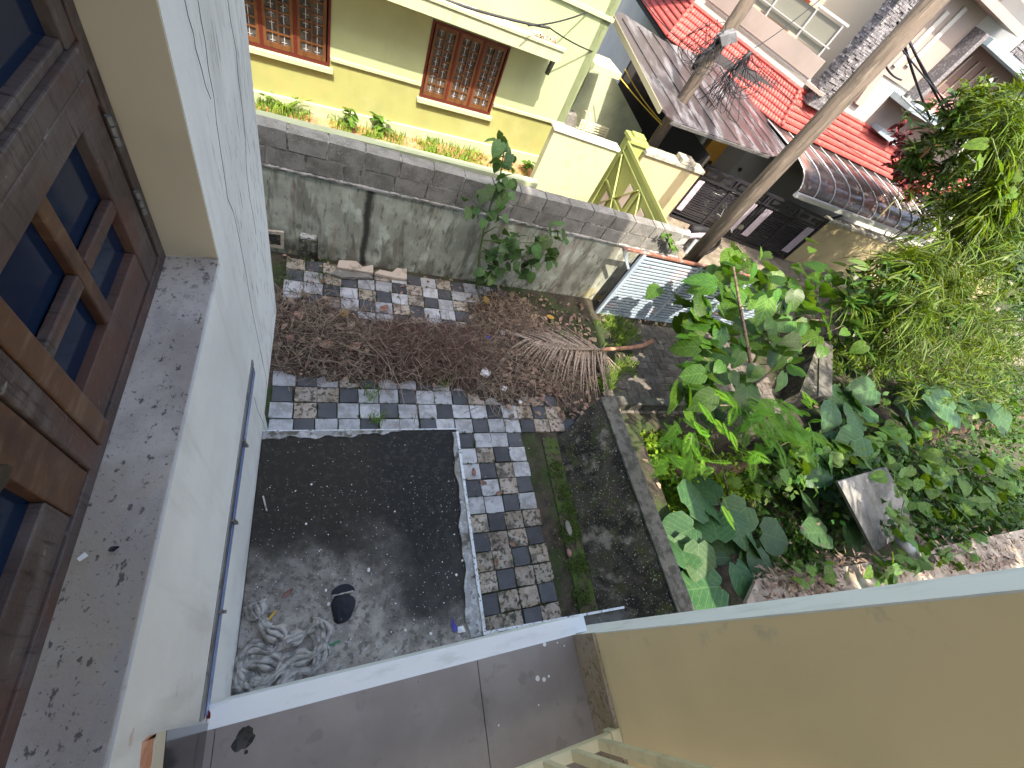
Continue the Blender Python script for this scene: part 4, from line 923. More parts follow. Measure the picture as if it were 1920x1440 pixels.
pk=MB().box((nx0-.1,FB-.62,nz0-.04),(nx0+1.5,FB-.5,nz0+.34)).build('pink_parapet',pink_m,wh,bevel=.01)
for i in range(5): MB().box((nx0+.1+i*.26,FB-.63,nz0+.06),(nx0+.20+i*.26,FB-.621,nz0+.26)).build('slot',brown_wall,pk)
# upper bay with pale louvres
ux0,ux1=fB((1655,100))[0],fB((1790,120))[0]
ub=MB().box((ux0-.2,FB-.04,4.25),(nx0-.3,FB-.002,6.4)).build('upper_bay',taupe,wh)
for i in range(3): MB().box((ux0+.15+i*.38,FB-.09,4.35+.12*i),(ux0+.3+i*.38,FB-.041,5.4+.2*i)).build('pale_slat',white_h,ub)
MB().box((ux0-.3,FB-.5,5.95),(nx0+.6,FB-.003,6.1)).build('upper_sunshade',taupe,wh)
MB().box((nx0-.9,FB-.65,6.7),(nx0+1.2,FB-.5,7.2)).build('upper_parapet',panel_m,wh)
sr=MB()
z=5.72
while z<7.6:
    h=rng.uniform(.05,.09); x=nx0+1.6
    while x<nx0+2.9: w=rng.uniform(.12,.3); sr.box((x,FB-.04-rng.uniform(0,.03),z),(x+w-.005,FB-.003,z+h-.005)); x+=w
    z+=h
sr.build('slate_cladding',slate,wh,kind='stuff')
MB().box((nx1+1.2,FB-.8,5.0),(nx1+6,FB-.003,8.8)).build('side_block',white_h,wh)
# ------------------------------------------------------------------ POLES AND CABLES
pole2=np.array([6.86,5.65,0]); 
d_=RC@(np.array([6.86,5.65,1.5])-O); R2=22*d_[2]/FPX*.66
p2=thing('utility_pole',(6.86,5.65,0),'weathered grey wooden utility pole in front of the black gate','utility pole')
MB().tube([(6.86,5.65,-.05),(6.86,5.65,3),(6.86,5.65,9)],R2,14,r2=R2*.92).build('shaft',pole_m,p2,smooth=True)
p1xy=np.array([9.826,12.734])*.68
d_=RC@(np.array([*p1xy,1.5])-O); R1=11*d_[2]/FPX
p1=thing('utility_pole',(*p1xy,0),'thinner dark utility pole behind the cream wall carrying coiled cables','utility pole')
MB().tube([(*p1xy,-.05),(*p1xy,3),(*p1xy,9)],R1,12,r2=R1*.9).build('shaft',pole_m,p1,smooth=True)
def atp(p,y): return ony(p,y)
yb=p1xy[1]-R1-.06
MB().ext([atp(p,yb) for p in ((1343,62),(1374,52),(1377,72),(1347,82))],(0,-.15,0)).build('distribution_box',gbox,p1,bevel=.01)
MB().tube([atp((1352,72),yb),atp((1310,110),yb),atp((1300,130),yb)],.05,8).build('splice_sleeve',cable,p1,smooth=True)
# coils round pole 1
for i in range(14):
    c_=atp((1325+random.uniform(-25,15),85+random.uniform(-25,30)),yb-.05); r=random.uniform(.14,.38); a1=random.uniform(-.5,.5)
    pts=[c_+np.array([r*math.cos(q)*.8,-.05+.1*math.sin(q*2),r*math.sin(q)*(.7+.3*random.random())]) for q in np.linspace(0,6.283,22)]
    MB().tube(pts,.006,5,cap=False).build('cable_coil',cable,p1,smooth=True)
ck=thing('cable_bundle',atp((1408,95),9.0),'black bundle of tangled cable loops hanging over the red roof','cables')
b0=atp((1408,97),9.0); b1=atp((1378,132),9.0)
MB().tube([b0,(b0+b1)/2+[0,.02,.02],b1],.055,8,r2=.02).build('splice_sleeve',cable,ck,smooth=True)
for i in range(22):
    ang=random.uniform(-2.6,.7); L_=random.uniform(.5,1.3)
    e=b0+np.array([math.cos(ang)*L_,random.uniform(-.2,.2),math.sin(ang)*L_*.9-.2]); 
    mid=(b0+e)/2+np.array([random.uniform(-.3,.3),0,random.uniform(-.3,.1)])
    back=b1+np.array([random.uniform(-.2,.2),0,random.uniform(-.2,.2)])
    P_=[b0,mid,e,(e+back)/2+np.array([0,0,-.35]),back]
    Q=[]
    for k in range(len(P_)-1):
        for tt in np.linspace(0,1,6,endpoint=False):
            p0=P_[max(k-1,0)];p1_=P_[k];p2_=P_[k+1];p3=P_[min(k+2,4)]
            Q.append(.5*((2*p1_)+(-p0+p2_)*tt+(2*p0-5*p1_+4*p2_-p3)*tt*tt+(-p0+3*p1_-3*p2_+p3)*tt**3))
    MB().tube(Q,.007,5,cap=False).build('cable_loop',cable,ck,smooth=True)
def wire(pa,pb,r,sag,label,m_=cable,name='cable',n=14):
    pa=np.array(pa,float);pb=np.array(pb,float)
    pts=[pa*(1-f)+pb*f-np.array([0,0,sag*4*f*(1-f)]) for f in np.linspace(0,1,n)]
    return MB().tube(pts,r,6,cap=False).build(name,m_,label=label,cat='cable',smooth=True)
wire(atp((990,48),8.0),atp((1172,-14),9.6),.012,.12,'thin grey cable from the green house sunshade up to the frame edge')
wire(atp((820,-5),8.2),atp((1030,52),8.2),.02,.03,'thick cable lying along the top of the green sunshade')
wire(atp((1030,52),8.2),atp((1120,100),9.2),.012,.03,'cable running down the green house wall beside its corner')
wire(onz((1158,140),2.2),onz((1241,234),1.9),.012,.02,'left of two yellow ropes running to the thin pole',ycable,'rope')
wire(onz((1172,130),2.3),onz((1244,232),1.9),.012,.05,'right of two yellow ropes running to the thin pole',ycable,'rope')
wire(atp((1300,95),8.4),atp((1190,-30),14),.01,.1,'cable from the thin pole to the upper left')
wire(atp((1415,90),9.2),atp((1560,-20),10.5),.01,.1,'cable from the hanging bundle towards the balcony')
wire(atp((1350,125),9.2),atp((1450,285),7.9),.008,.05,'single cable hanging across the dark metal roof')
wire(atp((1404,110),9.0),atp((1680,330),9.4),.008,.15,'long thin cable crossing the red roof diagonally')
for i,(pa,pb) in enumerate((((1683,42),(1745,225)),((1690,45),(1790,240)),((1700,70),(1800,235)),((1693,95),(1830,250)))):
    wire(atp(pa,6.3),atp(pb,7.2),.018 if i<2 else .012,.02,['first twisted black cable falling beside the big pole top','second black cable in the drop beside the pole top','third black cable slanting into the mango tree','lowest thin cable slanting from the pole to the trees'][i])
wire(atp((1655,105),6.4),atp((1690,150),7.0),.015,.05,'short black cable end hanging from the big pole')
wire(atp((1690,180),7.2),atp((1860,330),6.5),.018,.02,'pale cable passing through the mango leaves',rib_m)
# white conduit leaning at pole 2's base
MB().tube([ony((1285,475),5.35),ony((1306,449),5.45)],.035,8).build('conduit',pipe_m,label='pale blue pipe clamped to the foot of the big pole',cat='pipe')
# ------------------------------------------------------------------ GREY SLIDING GATE
gy=4.6
gg=thing('grey_gate',(6.5,gy,0),'grey blue slatted steel gate with rusty red top rail at the lane end','gate')
xg0,xg1=4.60,8.85; zt=1.42
MB().box((xg0-.42,gy-.03,zt+.001),(xg1,gy+.03,zt+.036)).build('top_rail',rust,gg,bevel=.003)
for x in (xg0,5.88,7.2,xg1-.07): MB().box((x,gy-.03,.02),(x+.07,gy+.025,zt)).build('post',grey_gate,gg,bevel=.003)
MB().box((xg0,gy-.028,-.02),(xg1,gy+.02,.019)).build('bottom_rail',grey_gate,gg)
MB().beam((xg0-.38,gy,zt-.01),(xg0-.05,gy,zt-.33),.04,.04,up=(0,1,0)).build('brace',grey_gate,gg)
nsl=20
for b0_,b1_ in ((xg0+.071,5.879),(5.951,7.199),(7.271,xg1-.071)):
    for i in range(nsl):
        z=.04+i*(zt-.06)/nsl
        MB().box((b0_,gy-.02,z),(b1_,gy+.004,z+.036)).build('slat',grey_gate,gg)
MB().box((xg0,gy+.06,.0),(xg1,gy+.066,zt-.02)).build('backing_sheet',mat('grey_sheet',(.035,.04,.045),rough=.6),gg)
# ------------------------------------------------------------------ MOSSY RETAINING WALLS
mw=thing('mossy_wall',(3.3,1,0),'black mossy retaining wall beside the paved yard','wall')
HW=.72
a0=onz((1126,746),HW); a1=onz((1150,744),HW); a2=onz((1300,1146),HW); a3=onz((1272,1152),HW)
dirw=(a3-a0); a3b=a0+dirw*1.35; a2b=a1+(a2-a1)*1.35
base=[(a0[0],a0[1]),(a3b[0],a3b[1]),(a2b[0],a2b[1]),(a1[0],a1[1])]
lean0=onz((1042,820),0); 
V=[(lean0[0],lean0[1],-.9),(a3b[0]-.16,a3b[1],-.9),(a2b[0],a2b[1],-.9),(a1[0]+.05,a1[1],-.9)]+[(p[0],p[1],HW) for p in base]
# subdivided front face for unevenness
nU,nVv=40,14; VV=[];FF=[]
top0=np.array([a0[0],a0[1],HW]); top1=np.array([a3b[0],a3b[1],HW]); bt0=np.array([lean0[0],lean0[1]-.02,-.06]); bt1=np.array([a3b[0]-.55,a3b[1],-.06])
for j in range(nVv+1):
    for i in range(nU+1):
        f=i/nU; h=j/nVv; p=(bt0*(1-f)+bt1*f)*(1-h)+(top0*(1-f)+top1*f)*h
        p=p+np.array([-.02*math.sin(i*.9+j*.7)*math.sin(j*1.3)*math.sin(math.pi*h),0,0]); VV.append(p)
for j in range(nVv):
    for i in range(nU): FF.append((j*(nU+1)+i,j*(nU+1)+i+1,(j+1)*(nU+1)+i+1,(j+1)*(nU+1)+i))
fastmesh('wall_face',VV,FF,moss_w,mw,smooth=True)
MB().ext([top0,top1,(a2b[0],a2b[1],HW),(a1[0],a1[1],HW)],(0,0,-1.7)).build('wall_core',moss_w,mw)
MB().ext([top0+[-.015,0,.001],top1+[-.015,0,.001],(a2b[0],a2b[1],HW+.001),(a1[0],a1[1]+.0,HW+.001)],(0,0,.03)).build('wall_cap',moss_top,mw,bevel=.006)
MB().ext([(lean0[0]-.22,lean0[1]-.0,-.05),(lean0[0]+.02,lean0[1]-.0,-.05),(bt1[0]+.02,bt1[1],-.05),(bt1[0]-.22,bt1[1],-.05)],(0,0,.045)).build('footing',mat('green_moss_footing',(.07,.062,.04),[K(c=(.05,.085,.018),s=6,lo=.42,hi=.56),K(c=(.03,.028,.02),s=18,lo=.5,hi=.62)],rough=1,bump=[(.9,50,.012)]),mw)
w2=thing('garden_kerb_wall',(4.3,2.3,0),'thin dark kerb wall along the edge of the brick paving','wall')
HK=.18
k0=onz((1148,744),HK); k1=onz((1290,758),HK)
MB().box((k0[0]-.1,k0[1]-.14,-.9),(k1[0]+1.3,k0[1],HK)).build('wall_body',moss_w,w2)
MB().box((k0[0]-.1,k0[1]-.145,HK+.001),(k1[0]+1.3,k0[1]+.003,HK+.03)).build('wall_cap',moss_top,w2,bevel=.006)
# grey brick paving beyond the kerb wall: every brick a part
bed=MB().box((4.2,2.45,-.045),(9.2,4.45,-.03)).build('brick_path',soil,kind='structure')
PB=[tile_mesh('paving_brick_%d'%i,.235,.145,pave_m,.003,20+i) for i in range(4)]
ncnt=0
for r in range(13):
    y=2.53+r*.152
    for k in range(22):
        x=4.25+k*.245+(.12 if r%2 else 0)
        if x>8.6 or ncnt>=280: continue
        if x<5.0 and y>3.3: continue
        inst('brick',random.choice(PB),bed,Matrix.Translation((x,y,-.033+random.gauss(0,.004)))@Matrix.Rotation(random.gauss(0,.03),4,'Z')@Matrix.Rotation(random.gauss(0,.02),4,'X')); ncnt+=1
# far dark block end and other concrete in the lot
fw=thing('dark_wall_end',(7.6,3.2,0),'dark concrete wall end standing among the leaves right of the grey gate','wall')
pp=[onz(p,.5) for p in ((1500,655),(1535,640),(1562,640),(1560,742),(1510,742))]
MB().ext(pp[1:5]+[onz((1500,735),.5)],(0,0,-1.2)).build('wall_body',moss_w,fw)
MB().ext([onz(p,.53) for p in ((1537,640),(1562,640),(1560,742),(1535,742))],(0,0,-.028)).build('wall_cap',moss_top,fw)
cpn=thing('concrete_panel',onz((1640,960),.3),'grey concrete panel leaning among vines in the overgrown lot','panel')
P=[onz((1571,903),.55),onz((1662,875),.45),onz((1720,985),.0),onz((1640,1035),.1)]
MB().ext(P,(.03,.02,-.06)).build('slab',panel_m,cpn)
lw=thing('lot_ledge',onz((1700,1060),.3),'grey concrete ledge with leaf shadows at the lower right','ledge')
MB().ext([onz(p,.30) for p in ((1400,1128),(1420,1085),(1600,1060),(1930,990),(1990,1060),(1930,1110),(1420,1180))],(0,0,-.06)).build('slab',tan_m,lw)
MB().tube([onz((1690,1010),.55),onz((1712,1040),.4)],.09,12).build('pipe_stub',pipe_m,label='short wide pipe stub at the foot of the concrete panel',cat='pipe',smooth=True)
for pa,pb,r,lab in (((1262,885),(1560,868),.14,'thick rotting log lying across the sunken lot'),((1660,835),(1960,770),.16,'grey fallen trunk at the right edge under vine leaves')):
    A_=onz(pa,-.25);B_=onz(pb,-.15); pts=[A_*(1-f)+B_*f+np.array([0,.03*math.sin(f*7),.02*math.sin(f*11)]) for f in np.linspace(0,1,14)]
    MB().tube(pts,r,12,r2=r*.85).build('fallen_log',log_m,label=lab,cat='log',smooth=True)
# ------------------------------------------------------------------ YARD CLUTTER
def mound(x,y):
    h=0
    for cx,cy,sx,sy,a_ in ((.3,3.35,.75,.42,.16),(1.5,3.35,.7,.38,.22),(-.3,3.6,.5,.5,.12),(2.7,3.5,.6,.6,.12),(3.4,3.2,.5,.5,.10),(2.2,2.75,.5,.3,.05),(2.6,4.3,.6,.4,.08)):
        h+=a_*math.exp(-((x-cx)/sx)**2-((y-cy)/sy)**2)
    return h
xs_=np.linspace(-.7,4.6,90); ys_=np.linspace(2.2,4.9,50); V=[];F=[]
for y in ys_:
    for x in xs_: V.append((x,y,mound(x,y)-.048+.01*math.sin(x*23)*math.sin(y*29)))
for j in range(49):
    for i in range(89): F.append((j*90+i,j*90+i+1,(j+1)*90+i+1,(j+1)*90+i))
fastmesh('heap_soil',V,F,mat('heap_soil',(.06,.045,.035),[K(c=(.10,.075,.055),s=20,lo=.5,hi=.65)],rough=1,bump=[(.9,40,.02)]),kind='stuff',smooth=True)
def inheap(x,y): return mound(x,y)>.045
def twigs(N,m_,name,box,L0,L1,r,test=True,dirbias=None):
    V=[];F=[]; c=0; tries=0
    while c<N and tries<N*8:
        tries+=1
        x=rng.uniform(box[0],box[1]); y=rng.uniform(box[2],box[3])
        if test and mound(x,y)<.03+rng.uniform(0,.04): continue
        L_=rng.uniform(L0,L1); a=rng.uniform(0,6.28) if dirbias is None else rng.normal(dirbias,.6); cv=rng.normal(0,2.5)
        n=5; z0=mound(x,y)-.01+abs(rng.normal(0,.045)); tl=rng.normal(0,.25)
        pts=[]
        px_,py_=x,y
        for k in range(n):
            pts.append((px_,py_,max(z0+tl*L_*(k/n-.5)+.01*rng.normal(),-.02+mound(px_,py_)*.7))); a+=cv*L_/n; px_+=math.cos(a)*L_/n; py_+=math.sin(a)*L_/n
        b=len(V)
        for i,p in enumerate(pts):
            for k in range(3):
                q=2.09*k; V.append((p[0]+r*math.cos(q)*math.sin(a),p[1]-r*math.cos(q)*math.cos(a),p[2]+r*math.sin(q)))
        for i in range(n-1):
            for k in range(3): F.append((b+i*3+k,b+i*3+(k+1)%3,b+(i+1)*3+(k+1)%3,b+(i+1)*3+k))
        c+=1
    return fastmesh(name,V,F,m_,kind='stuff')
twigs(3000,twig,'cut_stems',(-.7,4.2,2.4,4.5),.12,.5,.0035)
twigs(3200,twig_r,'reddish_stems',(.6,2.2,2.95,3.8),.08,.32,.0025)
twigs(1500,twig_r,'reddish_stems',(-.6,4.2,2.6,4.4),.08,.3,.003)
twigs(60,twig,'long_stems',(-.6,3,2.8,3.9),.6,1.3,.006,dirbias=0)
def leaflitter(N,box,test,name,m_,size,kindfn=None):
    V=[];F=[];c=0
    while c<N:
        x=rng.uniform(box[0],box[1]); y=rng.uniform(box[2],box[3])
        if test and not test(x,y): continue
        L_=size*rng.uniform(.5,1.3); w=L_*rng.uniform(.4,.7); a=rng.uniform(0,6.28); z=mound(x,y)+rng.uniform(-.015,.03)
        e1=np.array([math.cos(a),math.sin(a),rng.normal(0,.35)]); e2=np.array([-math.sin(a),math.cos(a),rng.normal(0,.35)]); b=len(V); c3=np.array([x,y,z]); up=np.array([0,0,L_*rng.uniform(.05,.3)])
        V+=[c3-e1*L_/2,c3-e1*L_*.15-e2*w/2+up,c3-e1*L_*.1,c3-e1*L_*.15+e2*w/2+up,c3+e1*L_*.25-e2*w*.35+up,c3+e1*L_*.2,c3+e1*L_*.25+e2*w*.35+up,c3+e1*L_/2]
        F+=[(b,b+1,b+4,b+2),(b+2,b+4,b+7,b+5),(b,b+2,b+5,b+3),(b+3,b+5,b+7,b+6)]; c+=1
    return fastmesh(name,V,F,m_,kind='stuff')
leaflitter(650,(-.6,4.4,2.4,4.7),lambda x,y:mound(x,y)>.03+rng.uniform(0,.05) and not(.7<x<2.1 and rng.random()<.75),'leaf_litter',dryleaf,.075)
leaflitter(500,(2.3,4.3,2.3,4.7),lambda x,y:True,'leaf_litter',dryleaf,.09)
leaflitter(160,(-.6,3.5,4.0,4.95),lambda x,y:True,'leaf_litter',dryleaf,.06)
leaflitter(420,(3.9,11,-2,6),lambda x,y: y>2.4 or rng.random()<.2,'leaf_litter',dryleaf,.10).location.z=-.03
leaflitter(40,(1.5,2.7,.2,2.2),lambda x,y:True,'leaf_litter',dryleaf,.03)
# larger pale leaves lying on the heap, one by one
lnames=['pale tan leaf near the wall end of the heap','broad brown leaf on the heap middle','orange dry leaf on the left part of the heap','curled pinkish leaf low on the heap','grey brown leaf by the reddish stems','torn beige leaf at the heap bottom','small pale leaf under the long stems','yellowing leaf at the sapling foot','orange leaf beside the dry palm frond','large pale leaf lying on the palm frond','brown leaf at the left wall corner','white dry leaf near the paved rows']
for i,(p,s_) in enumerate(zip(((722,572),(735,610),(645,588),(612,655),(762,628),(665,658),(703,640),(912,562),(1035,590),(1055,626),(560,600),(545,640)),(.13,.12,.13,.14,.12,.15,.09,.14,.12,.2,.12,.1))):
    c_=onz(p,.12); c_[2]=mound(c_[0],c_[1])+.03
    mt={2:yellowp,7:yellowp,8:yellowp,9:lf_dull}.get(i,dryleaf_o)
    if i in (2,7,8): mt=bpy.data.materials.get('ochre_leaf') or mat('ochre_leaf',(.35,.22,.04),rough=.7)
    curled('dry_leaf',c_,s_*1.2,s_*.8,random.uniform(0,3),mt,lnames[i],'leaf',curl=.25,group='single leaves on the heap of cuttings')
def crumple(name,p,r,m_,label,cat,z=.02):
    c_=onz(p,z); c_[2]=mound(c_[0],c_[1])+r*.3; V=[];F=[];nu,nv=7,9
    for i in range(nu+1):
        for k in range(nv):
            ph=math.pi*i/nu; a_=6.283*k/nv; rr=r*rng.uniform(.55,1.15); V.append(c_+rr*np.array([math.sin(ph)*math.cos(a_),math.sin(ph)*math.sin(a_),.5*math.cos(ph)]))
    for i in range(nu):
        for k in range(nv): F.append((i*nv+k,i*nv+(k+1)%nv,(i+1)*nv+(k+1)%nv,(i+1)*nv+k))
    return fastmesh(name,V,F,m_,label=label,cat=cat)
crumple('plastic_bag',(906,706),.09,paper,'crumpled white plastic bag at the lower edge of the cuttings','plastic bag')
crumple('paper_scrap',(942,733),.05,paper,'white paper scrap below the crumpled plastic bag','paper scrap')
crumple('paper_scrap',(974,756),.035,paper,'small white paper scrap on the edge of the dark litter','paper scrap')
crumple('paper_scrap',(938,632),.045,paper,'white paper scrap left of the dry palm frond','paper scrap')
crumple('blue_wrapper',(912,641),.05,bluep,'dark blue wrapper among green blades at the heap end','wrapper')
# post stub, leaning tile, broken stones
st=onz((577,478),0)
ps=thing('post_stub',st,'short black mossy concrete post stub standing against the compound wall','post')
MB().box((st[0]-.10,st[1]-.10,-.05),(st[0]+.13,st[1]+.10,.34)).build('shaft',moss_w,ps,bevel=.03)
MB().box((st[0]-.085,st[1]-.085,.341),(st[0]+.115,st[1]+.085,.38)).build('rounded_top',alg_edge,ps,bevel=.012)
q=[ony(p,4.86) for p in ((490,432),(532,436),(532,467),(490,460))]
tl=MB().ext(q,(0,.03,0)).build('leaning_frame',pale_stone,label='square pale stone frame leaning in the left wall corner',cat='frame')
MB().ext([ony(p,4.855) for p in ((490,437),(526,441),(526,460),(490,455))],(0,.006,0)).build('dark_inset',moss_w,tl)
for pts,lab in ((((632,500),(636,487),(668,489),(680,500),(700,496),(700,511),(690,510)),'longer pale broken stone slab lying at the wall foot'),(((702,512),(712,505),(735,510),(745,502),(763,504),(763,523),(745,521)),'shorter pale broken stone slab right of the long one'),(((620,512),(630,505),(692,514),(700,520),(640,519)),'thin grey broken slab below the pale stones')):
    MB().ext([onz(p,.06) for p in pts],(0,0,-.05)).build('broken_slab',pale_stone if 'pale' in lab[:14] else panel_m,label=lab,cat='stone',bevel=.004)
for p,r,lab in (((1066,990),.075,'smooth grey cobble in the moss beside the black wall'),((1067,1036),.06,'reddish flat stone in the moss below the grey cobble')):
    c_=onz(p,.02); V=[];F=[];nu,nv=8,12
    for i in range(nu+1):
        for k in range(nv):
            ph=math.pi*i/nu;a_=6.283*k/nv; V.append(c_+np.array([r*.55*math.sin(ph)*math.cos(a_),r*(1.3 if r>.07 else .8)*math.sin(ph)*math.sin(a_),r*.4*math.cos(ph)]))
    for i in range(nu):
        for k in range(nv): F.append((i*nv+k,i*nv+(k+1)%nv,(i+1)*nv+(k+1)%nv,(i+1)*nv+k))
    fastmesh('stone',V,F,panel_m if r>.07 else mat('reddish_stone',(.28,.16,.14),[K(c=(.15,.09,.08),s=40)],rough=.8),smooth=True,label=lab,cat='stone')
# dry palm frond
fr0=onz((1222,640),.12); frA=onz((1130,655),.20); frB=onz((1075,655),.22); frC=onz((1010,652),.22); frD=onz((985,640),.2)
pf=thing('palm_frond',onz((1080,655),0),'dry brown coconut palm frond lying at the heap end','palm frond')
spine=[fr0+[0,0,.0],onz((1205,648),.15),onz((1180,652),.13),frA,frB,frC,frD]
MB().tube(spine[:4],.045,8,r2=.03).build('stalk',palm_mid,pf,smooth=True)
MB().tube(spine[3:],.022,8,r2=.006).build('rachis',palm_dry,pf,smooth=True)
def leaflet_mesh(L_,w,droop):
    V=[];F=[];n=7
    for i in range(n):
        u=i/(n-1); ww=w*(1-.9*u)*(1 if i else .5); z=-droop*u*u; bend=.12*L_*u*u
        V+=[(u*L_,-ww/2+bend,z),(u*L_,bend,z+ww*.3),(u*L_,ww/2+bend,z)]
    for i in range(n-1):
        for k in range(2): F.append((i*3+k,i*3+k+1,(i+1)*3+k+1,(i+1)*3+k))
    return mesh_from('leaflet',V,F,palm_dry,True)
LM=[leaflet_mesh(1,.045,d) for d in (.03,.06,.1)]
sp2=np.array([frA*(1-f)+frD*f for f in np.linspace(0,1,48)])
tdir=math.atan2(*(frD-frA)[[1,0]])
for i,c_ in enumerate(sp2):
    f=i/47
    for side in (-1,1):
        Lf=(.72+.25*math.sin(math.pi*min(1,f+.2)))*(1-.35*f)*(1.0 if side<0 else .8)
        ang=tdir+side*(-1)*(1.15-.85*f if side<0 else .95-.6*f)+random.gauss(0,.07)
        ang=tdir+(1 if side<0 else -1)*((1.35-.9*f) if side<0 else (.9-.5*f))+random.gauss(0,.07)
        M4=Matrix.Translation((float(c_[0]),float(c_[1]),float(mound(c_[0],c_[1])+.13+random.uniform(-.03,.03))))@Matrix.Rotation(ang,4,'Z')@Matrix.Rotation(random.gauss(.05,.05),4,'Y')@Matrix.Diagonal((Lf*random.uniform(.85,1.1),Lf,Lf,1))
        inst('leaflet',random.choice(LM),pf,M4)
# dead fronds tufts at the stalk
for i in range(14):
    ang=random.uniform(-.9,-2.2); M4=Matrix.Translation((float(frA[0])+.1,float(frA[1]),.10))@Matrix.Rotation(ang,4,'Z')@Matrix.Diagonal((.4,.4,.4,1)); inst('leaflet',LM[0],pf,M4)
# grass patches
def scatter_px(N,pxs,spread,z):
    out=[]
    for _ in range(N):
        p=random.choice(pxs); q=onz((p[0]+random.gauss(0,spread),p[1]+random.gauss(0,spread)),z); out.append(tuple(q))
    return out
V,F=blades(scatter_px(260,((1140,600),(1165,615),(1160,640),(1185,625),(1150,700),(1175,690),(1130,720)),9,.0),.10,.01,7,.03,1.0); fastmesh('grass_patch',V,F,grass_m,kind='stuff')
V,F=blades(scatter_px(300,((1045,880),(1060,920),(1070,960),(1080,1000),(1085,1060),(1090,1120),(1060,1000)),9,.0),.03,.012,9,.03,1.0); fastmesh('moss_border',V,F,moss_m,kind='stuff')
V,F=blades(scatter_px(60,((910,640),(925,625),(690,735),(700,790),(830,715),(850,700)),8,.02),.10,.008,8,.03,1.0); fastmesh('grass_patch',V,F,grass_m,kind='stuff')
V,F=blades(scatter_px(120,((520,520),(560,500),(600,520),(900,540),(1000,560)),20,.02),.05,.008,6,.03,1.0); fastmesh('grass_patch',V,F,moss_m,kind='stuff')
V,F=blades([tuple(gp(random.uniform(-.5,5.3),.10,random.uniform(.45,1.7))) for _ in range(420)],.10,.014,8,.06,.9); fastmesh('grass_patch',V,F,grass_m,kind='stuff')
V,F=blades(scatter_px(260,((500,195),(520,205),(545,212),(640,240),(700,262),(740,272),(800,285),(840,290),(880,298)),14,.1),.16,.016,8,.07,.9); fastmesh('grass_patch',V,F,grass_m,kind='stuff')
# ------------------------------------------------------------------ LEAVES AND PLANTS
def heart(name,m_,L_=1.,w=.9,lobe=.12,droop=.18,wavy=.03,n=7):
    V=[];F=[]
    for i in range(n):
        u=i/(n-1); 
        ww=w*.5*(math.sin(math.pi*(u**.62)))**.75 if 0<u<1 else (.16*w if u==0 else .01)
        z=-droop*u*u; back=-lobe if i<2 else 0
        for j,v in enumerate((-1,-.55,0,.55,1)):
            bx=u*L_+(back*abs(v) if i<2 else 0)
            V.append((bx,v*ww,z+abs(v)*.08*ww*2-.10*(abs(v)**2)*ww+wavy*math.sin(i*1.9+j*2.3)))
    for i in range(n-1):
        for j in range(4): F.append((i*5+j,i*5+j+1,(i+1)*5+j+1,(i+1)*5+j))
    return mesh_from(name,V,F,m_,True)
def leafM(pos,size,az,pitch,roll):
    return Matrix.Translation([float(a_) for a_ in pos])@Matrix.Rotation(az,4,'Z')@Matrix.Rotation(pitch,4,'Y')@Matrix.Rotation(roll,4,'X')@Matrix.Diagonal((size,size,size,1))
def leafset(prefix,m_,**k): return [heart('%s_%d'%(prefix,i),m_,droop=d,wavy=w_,**k) for i,(d,w_) in enumerate(((.12,.02),(.25,.03),(.35,.025)))]
# sapling by the wall
SL=leafset('sapling_leaf',lf_sap,w=.85)
sb=onz((893,535),0); sy=4.62
sap=thing('sapling',(ony((893,535),sy)[0],sy,0),'slim broad leaved sapling growing against the compound wall','sapling')
trunk=[ony(p,sy) for p in ((893,540),(900,470),(910,420),(925,370),(938,330),(945,285),(944,265))]
MB().tube(trunk,.018,6,r2=.006).build('stem',stem_g,sap,smooth=True)
br=[((905,450),(960,455),(1010,455),(1045,440)),((903,470),(950,485),(985,480),(1030,480)),((915,400),(895,385),(885,375)),((898,480),(930,500),(960,510)),((940,330),(965,325)),((928,365),(955,360)),((905,440),(930,425),(960,430))]
for b in br: MB().tube([ony(p,sy-.1*i) for i,p in enumerate(b)],.009,5,r2=.004).build('branch',stem_g,sap,smooth=True)
cl=[((935,500),30,12),((1000,490),30,10),((945,272),16,9),((958,300),14,5),((935,305),12,4),((950,335),20,9),((925,350),20,7),((900,375),24,10),((945,365),18,6),((930,395),22,8),((1045,435),22,12),((1030,470),25,12),((1000,460),24,12),((965,450),24,12),((940,460),22,10),((920,475),20,9),((960,490),28,14),((990,495),20,8),((925,505),22,10),((905,520),14,6)]
for (cx,cy),sp_x,n in cl:
    for _ in range(n):
        p=ony((cx+random.gauss(0,sp_x*.5),cy+random.gauss(0,sp_x*.5)),sy-random.uniform(-.15,.3))
        inst('leaf',random.choice(SL),sap,leafM(p,random.uniform(.11,.19),random.uniform(0,6.28),random.uniform(.1,.9),random.gauss(0,.4)))
